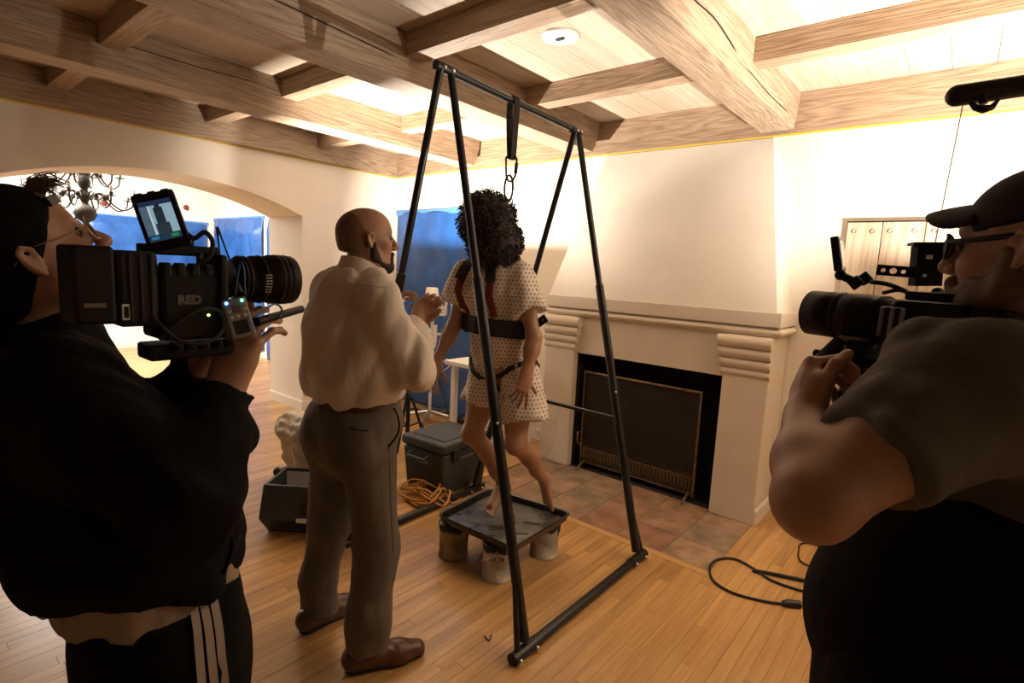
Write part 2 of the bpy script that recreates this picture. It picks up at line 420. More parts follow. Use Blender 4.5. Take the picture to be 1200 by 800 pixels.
# ------------------------------------------------------------------ fireplace
fc = -1.75; YF = 3.63
fp = thing('fireplace', (fc, YF, 0), 'cream stucco fireplace with moulded mantel and tapered chimney breast', 'fireplace')
def frustum(b, r0, r1):
    (xa, ya, xb, yb, z0), (xc, yc_, xd, yd, z1) = r0, r1
    b.addm([(xa,ya,z0),(xb,ya,z0),(xb,yb,z0),(xa,yb,z0),(xc,yc_,z1),(xd,yc_,z1),(xd,yd,z1),(xc,yd,z1)], [(0,3,2,1),(4,5,6,7),(0,1,5,4),(1,2,6,5),(2,3,7,6),(3,0,4,7)])
b = MB(); frustum(b, (fc-.885, YF+.005, fc+.868, YB, 1.395), (fc-.66, YB-.010, fc+.63, YB, 2.553)); b.build('chimney_breast', 'plaster', fp)
def slab(nm, x0, x1, yf, z0, z1, parent=fp, r=.006):
    return MB().rbox((x0, yf, z0), (x1, YB-.002, z1), r).build(nm, 'stucco_fire', parent)
ml = slab('mantel_shelf', fc-.90, fc+.90, YF-.005, 1.305, 1.40)
# half round moulding beneath
def mould(nm, x0, x1, yf, z0, z1, parent, depth):
    prof = [(yf+depth*.0+ (depth*(1-math.sin(math.pi*t))), z0+(z1-z0)*t) for t in [i/8 for i in range(9)]]
    vs_ = []; fs_ = []
    for (yy, zz) in prof: 
        e = yf+depth-yy
        vs_ += [(x0-e, YB-.01, zz), (x0-e, yy, zz), (x1+e, yy, zz), (x1+e, YB-.01, zz)]
    for i in range(8):
        for k in range(3): fs_.append((i*4+k, i*4+k+1, i*4+5+k, i*4+4+k))
    fs_ += [(0, 3, 2, 1), (32, 33, 34, 35)]
    return MB().addm(vs_, fs_, False).build(nm, 'stucco_fire', parent)
mould('moulding', fc-.875, fc+.875, YF-.005, 1.235, 1.305, ml, .035)
# frieze and pilasters
MB().box((fc-.86, YF+.03, .95), (fc+.86, YB-.003, 1.24)).build('frieze', 'stucco_fire', fp)
for s_ in (-1, 1):
    xi, xo = (fc+.575, fc+.865) if s_ > 0 else (fc-.89, fc-.60)
    pl = MB().rbox((xi, YF, 0), (xo, YB-.003, 1.24), .008).build('pilaster', 'stucco_fire', fp)
    z = 1.235
    for k, (h_, e) in enumerate(((.075, .05), (.07, .038), (.065, .026), (.06, .014))):
        prof = [(YF-e+.02*(1-math.sin(math.pi*t)**.7), z-h_*t) for t in [i/6 for i in range(7)]]
        ov = .012*(3-k)
        a, c_ = (xi-.045+k*.012, xo+.004) if s_ > 0 else (xi-.004, xo+.045-k*.012)
        vs_ = []; fs_ = []
        for (yy, zz) in prof: vs_ += [(a, YF+.05, zz), (a, yy, zz), (c_, yy, zz), (c_, YF+.05, zz)]
        for i in range(6):
            for q in range(3): fs_.append((i*4+q, i*4+4+q, i*4+5+q, i*4+q+1))
        fs_ += [(0, 1, 2, 3), (27, 26, 25, 24)]
        MB().addm(vs_, fs_).build('corbel_moulding', 'stucco_fire', pl)
        z -= h_
    if s_ > 0:
        bb = MB(); bb.box((xo, YF+.004, 0), (xo+.014, YB, .095)); bb.box((xo, YF+.004, .095), (xo+.008, YB, .105)); bb.build('side_baseboard', 'trim_white', fp)
# firebox
b = MB(); xi0, xi1 = fc-.60, fc+.575
b.box((xi0, YB-.03, 0), (xi1, YB-.004, .955)); b.box((xi0-.002, YF+.06, 0), (xi0+.012, YB-.03, .955)); b.box((xi1-.012, YF+.06, 0), (xi1+.002, YB-.03, .955)); b.box((xi0, YF+.045, .94), (xi1, YB-.03, .952)); b.box((xi0, YF+.05, -.003), (xi1, YB-.03, .003))
b.build('firebox', 'soot', fp)

# fire screen
fs = thing('fire_screen', (-1.82, 3.70, 0), 'tarnished brass framed mesh fire screen leaning in the hearth opening', 'fire screen')
sx0, sx1, sy, zt = -2.275, -1.325, 3.70, .80
def sp(u, z): return (sx0+(sx1-sx0)*u, sy-.02*(z/.8)+.02, z)
fr = MB()
fr.tube([sp(0, .03), sp(0, zt), sp(1, zt), sp(1, .03)], .013, 6)
fr.tube([sp(.0, .20), sp(1, .20)], .009, 6); fr.tube([sp(0, .05), sp(1, .05)], .009, 6)
fr.build('frame', 'brass', fs)
MB().box((sx0+.01, sy+.004, .20), (sx1-.01, sy+.010, zt-.01)).build('mesh_panel', 'screen_mesh', fs)
for k in range(2): 
    u = .38+.0*k if k == 0 else .40
    if k == 0: MB().tube([sp(.40, .21), sp(.40, zt-.02)], .004, 6).build('centre_rod', 'iron', fs)
for k in range(34):
    u = (k+.5)/34
    c = sp(u, .125); MB().tube([(c[0]+.011*math.cos(a), c[1]-.004, c[2]+.055*math.sin(a)) for a in [i*math.pi/5 for i in range(10)]], .0035, 5, closed=True).build('scroll', 'brass', fs)
MB().box((sx0+.005, sy+.012, .04), (sx1-.005, sy+.016, .2)).build('base_plate', 'iron', fs)
for u in (.04, .97): MB().tube([sp(u, .06), (sp(u, 0)[0], sy-.06, .03), (sp(u, 0)[0], sy-.10, .008)], .009, 6).build('foot', 'brass', fs)
MB().tube([(sx0-.005, sy-.01, .30), (sx0-.005, sy-.045, .30), (sx0-.005, sy-.045, .22), (sx0+.02, sy-.03, .2)], .007, 6).build('handle', 'brass', fs)

# smoke detector plate
sd = thing('smoke_detector', (-1.81, 2.457, ZC), 'round white smoke detector plate on the plank ceiling', 'smoke detector')
MB().lathe((-1.81, 2.457, ZC), [(.10, 0), (.10, -.008), (.092, -.012), (.01, -.012)], 32).build('plate', 'white_plastic', sd)
MB().rbox((-1.835, 2.447, ZC-.02), (-1.785, 2.47, ZC-.012), .004).build('slot', 'black_plastic', sd)

# ------------------------------------------------------------------ blue plastic sheets
def sheet(name, P0, U, Vv, w_, h_, nrm, label, group, amp=.012, seed=0, nx=60, nz=70, fold=None):
    rs = np.random.RandomState(seed); P0, U, Vv, nrm = V(*P0), V(*U), V(*Vv), V(*nrm)
    t = thing(name, P0+U*w_/2, label, 'sheet', group)
    ph = rs.rand(14)*6.28; fr_ = rs.uniform(-9, 9, (14, 2))*np.array([1, .6])
    vs_ = []; fs_ = []
    for j in range(nz+1):
        for i in range(nx+1):
            a, b_ = w_*i/nx, h_*j/nz
            d = sum(abs(math.sin(fr_[k][0]*a+fr_[k][1]*b_+ph[k]))**1.0*(.5+.5*math.sin(3*a+ph[k])) for k in range(14))/7
            e = min(1, 8*min(i, nx-i)/nx+.15)*min(1, 8*(nz-j)/nz+.1)
            vs_.append(P0+U*a+Vv*b_+nrm*(.006+amp*d*e))
    for j in range(nz):
        for i in range(nx): a = j*(nx+1)+i; fs_.append((a, a+1, a+nx+2, a+nx+1))
    o = MB().addm(vs_, fs_, True).build('film', 'blue_sheet', t)
    so = o.modifiers.new('thickness', 'SOLIDIFY'); so.thickness = .002
    M_ = Matrix(((U[0], Vv[0], nrm[0], P0[0]), (U[1], Vv[1], nrm[1], P0[1]), (U[2], Vv[2], nrm[2], P0[2]), (0, 0, 0, 1)))
    MB().box((-.03, h_-.035, .004), (w_*.55, h_+.022, .0095), M_).box((w_*.5, h_-.030, .005), (w_+.03, h_+.028, .011), M_).build('tape', 'blue_tape', t)
    return t
sheet('plastic_sheet', (-5.12, YB-.004, .02), (1, 0, 0), (0, 0, 1), 1.72, 2.15, (0, -1, 0), 'blue plastic sheet taped over the opening by the room corner', None, .05, 1)
sheet('plastic_sheet', (-10.2, YB-.004, .12), (1, 0, 0), (0, 0, 1), 1.80, 2.07, (0, -1, 0), 'wrinkled blue plastic sheet over a dining room doorway', None, .10, 2)
sheet('plastic_sheet', (-8.22, YB-.004, .02), (1, 0, 0), (0, 0, 1), .5, 2.22, (0, -1, 0), 'narrow blue plastic strip hanging beside the arch pier', None, .10, 5, 16, 60)
sheet('plastic_sheet', (-10.376, 2.1, .95), (0, 1, 0), (0, 0, 1), 1.85, 1.16, (1, 0, 0), 'blue plastic sheet taped across the dining room window', None, .12, 3)

# ------------------------------------------------------------------ chandelier in the dining room
cc = at_x(99, 228, -7.6); cx_, cy_, cz_ = cc
ch = thing('chandelier', (cx_, cy_, cz_-.25), 'dark iron chandelier with scrolled arms and candles in the dining room', 'chandelier')
MB().lathe((cx_, cy_, cz_), [(.012, .75), (.014, .36), (.05, .34), (.06, .30), (.03, .25), (.05, .20), (.06, .14), (.05, .09), (.03, .06), (.04, .02), (.055, -.02), (.04, -.06), (.03, -.09), (.06, -.12), (.10, -.17), (.105, -.22), (.08, -.27), (.03, -.30), (.012, -.34)], 20).build('column', 'iron', ch)
MB().tube([(cx_, cy_, cz_+.7), (cx_, cy_, 3.1)], .008, 8).build('chain', 'iron', ch)
for tier, (zz, rr, n_) in enumerate(((-.04, .46, 8), (.20, .34, 6))):
    for k in range(n_):
        a = 2*math.pi*k/n_+.3+tier*.3; dx, dy = math.cos(a), math.sin(a)
        def q(r, h): return (cx_+dx*r, cy_+dy*r, cz_+zz+h)
        arm = MB().tube(bez([q(.04, 0), q(rr*.22, .07), q(rr*.40, .05), q(rr*.55, -.04), q(rr*.75, -.10), q(rr*.95, -.06), q(rr, .02)], 6), .009, 6)
        arm.tube(bez([q(rr*.40, .045), q(rr*.30, -.0), q(rr*.22, .005), q(rr*.24, .03)], 5), .007, 5)
        arm.ball(q(rr*.45, .03), .022, 8, (1, 1, 1.5))
        ao = arm.build('arm', 'iron', ch)
        MB().lathe(q(rr, .02), [(.005, 0), (.05, .008), (.052, .012), (.018, .014), (.02, .045), (.012, .05)], 10).build('drip_cup', 'iron', ao)
        MB().lathe(q(rr, .05), [(.013, 0), (.013, .075), (.004, .085)], 8).build('candle', 'candle_wax', ao)
# ================================================================== implicit-surface figures
def _seg(a, b, ra, rb, n=None, s=1.0, capa=False, capb=False):
    a = V(*a).astype(np.float32); b = V(*b).astype(np.float32); ba = b-a; L2 = float(ba@ba)+1e-9; L = math.sqrt(L2); ax = ba/L
    nn = None
    if n is not None:
        nn = V(*n); nn = (nn-ax*np.dot(nn, ax)); nn = unit(nn).astype(np.float32)
    rm = max(ra, rb)*max(1, s)
    def f(P):
        q = P-a; h = np.clip((q@ba)/L2, 0, 1)
        w_ = q-h[..., None]*ba
        if nn is not None:
            c = w_@nn; w_ = w_+(c*(1/s-1))[..., None]*nn
        d = np.sqrt((w_*w_).sum(-1))-(ra+(rb-ra)*h)
        if capa: d = np.maximum(d, -(q@ax))
        if capb: d = np.maximum(d, (P-b)@ax)
        return d
    return f, np.minimum(a, b)-rm, np.maximum(a, b)+rm
def _ell(c, r, M=None):
    c = V(*c).astype(np.float32); r = V(*r).astype(np.float32); Mi = None if M is None else np.array(M, np.float32)
    rm = float(r.max())
    def f(P):
        q = P-c
        if Mi is not None: q = q@Mi
        k0 = np.sqrt(((q/r)**2).sum(-1)); k1 = np.sqrt(((q/(r*r))**2).sum(-1))+1e-6
        return k0*(k0-1)/k1
    return f, c-rm, c+rm
class SDF:
    def __init__(s): s.ops = []; s.disp = []
    def u(s, prim, k=.02): s.ops.append(('u', prim, k)); return s
    def sub(s, prim, k=.01): s.ops.append(('s', prim, k)); return s
    def seg(self, *a, k=.02, **kw): return self.u(_seg(*a, **kw), k)
    def ell(self, *a, k=.02, **kw): return self.u(_ell(*a, **kw), k)
    def chain(s, pts, k=.02, n=None, sc=1.0, capa=False, capb=False):
        """pts: list of (point, radius)"""
        m = len(pts)-1
        for i in range(m): s.seg(pts[i][0], pts[i+1][0], pts[i][1], pts[i+1][1], n=n, s=sc, k=k, capa=capa and i == 0, capb=capb and i == m-1)
        return s
    def cut(s, p, n, lo=None, hi=None):
        """keep only the side opposite to n"""
        s.ops.append(('c', (V(*p), unit(n), lo, hi), 0)); return s
    def bounds(s):
        lo = np.min([o[1][1] for o in s.ops if o[0] == 'u'], 0); hi = np.max([o[1][2] for o in s.ops if o[0] == 'u'], 0); return lo, hi
    def mesh(s, h, lo=None, hi=None):
        b0, b1 = s.bounds(); full = lo is None
        lo = b0-.02 if lo is None else np.array(lo, float); hi = b1+.02 if hi is None else np.array(hi, float)
        n = np.ceil((hi-lo)/h).astype(int)+1
        ax = [(lo[i]+h*np.arange(n[i])).astype(np.float32) for i in range(3)]
        F = np.full(n, .08, np.float32)
        def sub_(l, hh, m):
            i0 = np.maximum(np.floor((l-m-lo)/h).astype(int), 0); i1 = np.minimum(np.ceil((hh+m-lo)/h).astype(int)+1, n)
            if (i1 <= i0).any(): return None, None
            sl = tuple(slice(i0[k], i1[k]) for k in range(3))
            P = np.stack(np.meshgrid(ax[0][sl[0]], ax[1][sl[1]], ax[2][sl[2]], indexing='ij'), -1); return sl, P
        for typ, pr, k in s.ops:
            if typ == 'c':
                p, nn, l, hh = pr
                l = lo if l is None else V(*l); hh = hi if hh is None else V(*hh)
                sl, P = sub_(l, hh, 0)
                if sl is None: continue
                F[sl] = np.maximum(F[sl], ((P-p.astype(np.float32))@nn.astype(np.float32)).astype(np.float32)); continue
            f, l, hh = pr
            sl, P = sub_(l, hh, k+.035)
            if sl is None: continue
            d = f(P).astype(np.float32); g = F[sl]
            if typ == 'u':
                hmm = np.clip(.5+.5*(g-d)/k, 0, 1); F[sl] = g*(1-hmm)+d*hmm-k*hmm*(1-hmm)
            else:
                hmm = np.clip(.5-.5*(g+d)/k, 0, 1); F[sl] = g*(1-hmm)-d*hmm+k*hmm*(1-hmm)
        if s.disp:
            P = np.stack(np.meshgrid(*ax, indexing='ij'), -1)
            for d in s.disp: F += d(P).astype(np.float32)
        if full:
            for a_ in range(3):
                sl = [slice(None)]*3; sl[a_] = 0; F[tuple(sl)] = np.maximum(F[tuple(sl)], .01); sl[a_] = -1; F[tuple(sl)] = np.maximum(F[tuple(sl)], .01)
        return surface_net(F, lo, h)
def surface_net(F, lo, h):
    S = F < 0; n = np.array(F.shape)-1
    cs = [(i, j, k) for i in (0, 1) for j in (0, 1) for k in (0, 1)]
    tot = np.zeros(n, np.int8)
    for c in cs: tot += S[c[0]:c[0]+n[0], c[1]:c[1]+n[1], c[2]:c[2]+n[2]]
    act = (tot > 0) & (tot < 8); idx = np.argwhere(act); M = len(idx)
    if M == 0: return np.zeros((0, 3)), []
    vid = np.full(n, -1, np.int64); vid[act] = np.arange(M)
    val = np.stack([F[idx[:, 0]+c[0], idx[:, 1]+c[1], idx[:, 2]+c[2]] for c in cs], 1)
    acc = np.zeros((M, 3)); cnt = np.zeros(M)
    for a in range(8):
        for b in range(a+1, 8):
            dv = np.array(cs[b])-np.array(cs[a])
            if abs(dv).sum() != 1: continue
            va, vb = val[:, a], val[:, b]; m = (va < 0) != (vb < 0)
            t = np.where(m, va/np.where(m, va-vb, 1), 0)
            acc += np.where(m[:, None], np.array(cs[a])+t[:, None]*dv, 0); cnt += m
    verts = lo+h*(idx+acc/cnt[:, None])
    quads = []
    for a in range(3):
        b, c = (a+1) % 3, (a+2) % 3
        s0 = [slice(None)]*3; s1 = [slice(None)]*3; s0[a] = slice(0, -1); s1[a] = slice(1, None)
        A, B = S[tuple(s0)], S[tuple(s1)]; e = np.argwhere(A != B)
        ok = (e[:, b] > 0) & (e[:, c] > 0) & (e[:, b] < n[b]) & (e[:, c] < n[c]); e = e[ok]
        fl_ = A[e[:, 0], e[:, 1], e[:, 2]]
        def cell(db, dc):
            q = e.copy(); q[:, b] -= db; q[:, c] -= dc; return vid[q[:, 0], q[:, 1], q[:, 2]]
        q = np.stack([cell(1, 1), cell(0, 1), cell(0, 0), cell(1, 0)], 1)
        q = np.where(fl_[:, None], q, q[:, ::-1]); quads.append(q)
    return verts, np.concatenate(quads)
def sdf_object(name, m, pieces, parent=None, origin=None, smooth=True):
    """pieces: list of (verts, quads) joined into one mesh object"""
    vs_ = []; fs_ = []; o = 0
    for v, q in pieces: vs_.append(v); fs_.append(q+o); o += len(v)
    v = np.concatenate(vs_); q = np.concatenate(fs_)
    off = wloc(parent) if parent is not None else np.array(origin if origin is not None else (0, 0, 0), float)
    me = bpy.data.meshes.new(name); me.vertices.add(len(v)); me.vertices.foreach_set('co', (v-off).astype(np.float32).ravel())
    me.loops.add(len(q)*4); me.loops.foreach_set('vertex_index', q.astype(np.int32).ravel())
    me.polygons.add(len(q)); me.polygons.foreach_set('loop_start', np.arange(0, len(q)*4, 4, dtype=np.int32))
    me.update(calc_edges=True); me.validate()
    me.polygons.foreach_set('use_smooth', [smooth]*len(me.polygons))
    ob = bpy.data.objects.new(name, me); COL.objects.link(ob)
    if parent is not None: ob.parent = parent
    else: ob.location = off
    me.materials.append(MATS[m] if isinstance(m, str) else m)
    return ob
def drop_inside(vq, boxes, h):
    v, q = vq; keep = np.ones(len(q), bool)
    for lo, hi in boxes:
        ins = ((v > np.array(lo)+h) & (v < np.array(hi)-h)).all(1); keep &= ~ins[q].all(1)
    return v, q[keep]
def body_object(S, boxes, m, origin, h=.009):
    """one continuous skin mesh: coarse everywhere, fine inside the given boxes (lo, hi, step)"""
    ps = [drop_inside(S.mesh(h), [(b[0], b[1]) for b in boxes], h)]
    for lo, hi, hh in boxes: ps.append(S.mesh(hh, lo, hi))
    return sdf_object('person', m, ps, None, origin)
def folds(amp, freq, seed, stretch=(1, 1, 1), lo=None, hi=None):
    rs = np.random.RandomState(seed); K = rs.uniform(-1, 1, (6, 3)); K /= np.linalg.norm(K, axis=1)[:, None]; K *= np.array(stretch)*freq; ph = rs.rand(6)*6.28
    def f(P):
        w_ = np.sin(P@(K[5]*.5).astype(np.float32)+ph[5])*1.5; d = 0
        for i in range(5): d = d+(1-2*np.abs(np.sin(.5*(P@K[i].astype(np.float32)+ph[i]+w_))))
        return d*(amp/5)
    return f
def frame(fwd, up=(0, 0, 1)):
    f = unit(fwd); r = unit(np.cross(f, V(*up))); u_ = np.cross(r, f); return np.stack([r, f, u_], 1)      # columns x right, y forward, z up
def head_prims(S, c, M, sc=1.0, neck=None, male=True):
    c = V(*c)
    def T(x, y, z): return c+M@(V(x, y, z)*sc)
    def E(p, r, k=.02, rot=None): S.ell(T(*p), V(*r)*sc, M if rot is None else M@rot, k=k)
    def G(a, b, ra, rb, k=.015): S.seg(T(*a), T(*b), ra*sc, rb*sc, k=k)
    E((0, -.014, .032), (.076, .096, .086)); E((0, .012, .045), (.070, .080, .070))
    E((0, .030, -.035), (.060, .060, .078), .025)
    for s_ in (-1, 1): G((s_*.054, .004, -.055), (s_*.020, .066, -.098), .020, .018, .03)
    E((0, .068, -.100), (.026, .022, .018), .02)
    G((-.038, .074, .030), (.038, .074, .030), .012, .012, .02)
    for s_ in (-1, 1):
        E((s_*.040, .058, -.022), (.024, .024, .022), .02)
    for s_ in (-1, 1): S.sub(_ell(T(s_*.031, .098, .010), V(.017, .016, .011)*sc, M), .014)
    G((0, .084, .022), (0, .112, -.026), .008, .0125, .012)
    for s_ in (-1, 1): E((s_*.012, .099, -.033), (.009, .011, .008), .006)
    G((-.020, .083, -.062), (.020, .083, -.062), .0075, .0075, .008); G((-.016, .083, -.076), (.016, .083, -.076), .009, .009, .008)
    S.sub(_seg(T(-.024, .090, -.069), T(.024, .090, -.069), .003*sc, .003*sc), .004)
    for s_ in (-1, 1):
        a = .35*s_; R_ = np.array([[math.cos(a), -math.sin(a), 0], [math.sin(a), math.cos(a), 0], [0, 0, 1]])
        E((s_*.077, -.006, -.002), (.006, .015, .026), .006, R_)
        rim = [(s_*.078, .004, .004), (s_*.081, .003, .018), (s_*.085, -.007, .026), (s_*.087, -.016, .018), (s_*.086, -.016, .002), (s_*.083, -.010, -.016), (s_*.079, -.003, -.026)]
        for q in range(6): S.seg(T(*rim[q]), T(*rim[q+1]), .0042*sc, .0042*sc, k=.004)
        S.sub(_ell(T(s_*.086, .000, .0), V(.005, .007, .010)*sc, M@R_), .004)
    return T
def eyes(T, sc, parent):
    for s_ in (-1, 1):
        e = MB().ball(T(s_*.031, .075, .009), .0125*sc, 10).build('eye', 'eye_white', parent)
def hand_prims(S, w, fwd, back, side, curls, sc=1.0, spread=.12, thumb=(.55, .8, -.35), thumb_curl=.4):
    """w wrist, fwd along the hand, back = normal of the back of the hand, side = direction of the thumb side (+1 / -1 along fwd x back)"""
    f = unit(fwd); b = unit(V(*back)-f*np.dot(back, f)); x = np.cross(f, b)*side; w = V(*w)
    def T(p): return w+(x*p[0]+f*p[1]+b*p[2])*sc
    for i, (px, r) in enumerate(((.026, .0125), (.009, .0130), (-.009, .0125), (-.025, .0115))):
        S.seg(T((px*.55, .0, 0)), T((px, .085, .0)), .0145*sc, r*sc, k=.012)
    S.seg(T((.0, -.02, 0)), T((0, .05, -.004)), .020*sc, .022*sc, n=x, s=1.35, k=.02)
    S.seg(T((.020, .018, -.008)), T((.034, .045, -.014)), .016*sc, .015*sc, k=.014)
    boxes = []
    for i, (px, Ls, r) in enumerate(((.027, (.044, .026, .021), .0088), (.009, (.049, .030, .022), .0090), (-.010, (.045, .028, .021), .0085), (-.027, (.035, .021, .019), .0075))):
        cu = curls[i] if hasattr(curls[0], '__len__') else curls
        p = V(px, .085, 0); ang = 0; sp = spread*(1.0-i*.66)
        for j in range(3):
            ang += cu[j]; d = V(math.sin(sp)*math.cos(ang), math.cos(sp)*math.cos(ang), -math.sin(ang))
            p2 = p+d*Ls[j]; rr = r*(1-.09*j)
            S.seg(T(p), T(p2), rr*sc*1.03, rr*.93*sc, k=.004); p = p2
    d = unit(V(*thumb)); p = V(.034, .043, -.014)
    for j, L in enumerate((.036, .028)):
        p2 = p+d*L; S.seg(T(p), T(p2), (.0108-.001*j)*sc, (.0098-.0012*j)*sc, k=.005); p = p2
        d = unit(d*math.cos(thumb_curl)+V(-.6, .2, -.75)*math.sin(thumb_curl))
    c = T((0, .08, -.02)); e = .135*sc
    return (c-e, c+e, .0031*sc)
mat('skin_fair', (.42, .235, .155), .5, var=.10, scale=18, bump=.06, bscale=160, bdist=.002)
mat('skin_tan', (.37, .205, .125), .45, var=.10, scale=18, bump=.06, bscale=160, bdist=.002)
mat('skin_warm', (.36, .19, .115), .5, var=.10, scale=18, bump=.06, bscale=160, bdist=.002)
mat('eye_white', (.10, .07, .055), .2, var=.3)

from mathutils.bvhtree import BVHTree
def bvh_of(ob):
    off = wloc(ob); me = ob.data
    return BVHTree.FromPolygons([tuple(V(*v.co)+off) for v in me.vertices], [tuple(p.vertices) for p in me.polygons])
def drape_px(tree, pxs, lift=.003):
    """points where the sight lines through photo pixels meet a surface, lifted a little along its normal"""
    out = []
    for (x, y) in pxs:
        h = tree.ray_cast(Vector(CPOS), Vector(unit(ray(x, y))))
        if h[0] is not None:
            n = h[1]; n = n if n.dot(Vector(CPOS)-h[0]) > 0 else -n; out.append(V(*(h[0]+n*lift)))
    return out
def drape(tree, pts, lift=.003):
    out = []
    for p in pts:
        h = tree.find_nearest(Vector(p)); out.append(V(*(h[0]+h[1]*lift)))
    return out
def flat_strip(pts, wdt, thick, view=None):
    """band lying on a surface: width direction is across the path, seen square on from the given side"""
    pts = [V(*p) for p in pts]; sd = []
    for i in range(len(pts)):
        t = unit(pts[min(i+1, len(pts)-1)]-pts[max(i-1, 0)]); v = unit((CPOS if view is None else V(*view))-pts[i]); sd.append(tuple(unit(np.cross(t, v))))
    return MB().ribbon(pts, sd, wdt, thick)
# ================================================================== people
mat('shirt_white', (.70, .63, .57), .8, var=.05, scale=9, bump=.35, bscale=26, stretch=(1, 1, .35), bdist=.02)
mat('trouser_grey', (.115, .098, .08), .8, var=.10, scale=14, bump=.3, bscale=22, stretch=(1, 1, .4), bdist=.02)
mat('leather_brown', (.085, .032, .018), .35, var=.3, scale=25, bump=.15, bscale=80)
mat('hair_dark', (.020, .012, .009), .7, var=.4, scale=60)
mat('stubble', (.165, .085, .052), .6, var=.2, scale=80)
mat('black_cloth', (.0045, .0045, .005), .9, spec=.15, var=.25, scale=12, bump=.4, bscale=20, bdist=.02)
mat('cap_cloth', (.017, .015, .013), .9, var=.25, scale=20, bump=.2, bscale=300)
mat('tan_cloth', (.27, .205, .135), .85, var=.12, scale=12, bump=.4, bscale=22, bdist=.02)
mat('grey_tee', (.105, .092, .078), .9, var=.12, scale=14, bump=.3, bscale=22, bdist=.02)
mat('white_stripe', (.55, .48, .42), .8, var=.05)
mat('white_coverall', (.68, .62, .54), .8, var=.06, scale=9, bump=.45, bscale=24, bdist=.02)
mat('webbing_red', (.16, .018, .014), .8, var=.2, scale=40)
mat('webbing_black', (.012, .012, .013), .8, var=.2, scale=40)
mat('gold_wire', (.35, .24, .12), .35, metal=.8)
mat('hair_brown', (.13, .075, .038), .6, var=.3, scale=60)
mat('glass_dark', (.02, .02, .02), .15, var=.1)
mat('lens_clear', (.35, .36, .38), .08, var=.1)
UP = V(0, 0, 1)
SR = V(.765, .642, 0); AW = V(-.637, .771, 0)     # level directions: screen right, away from the camera

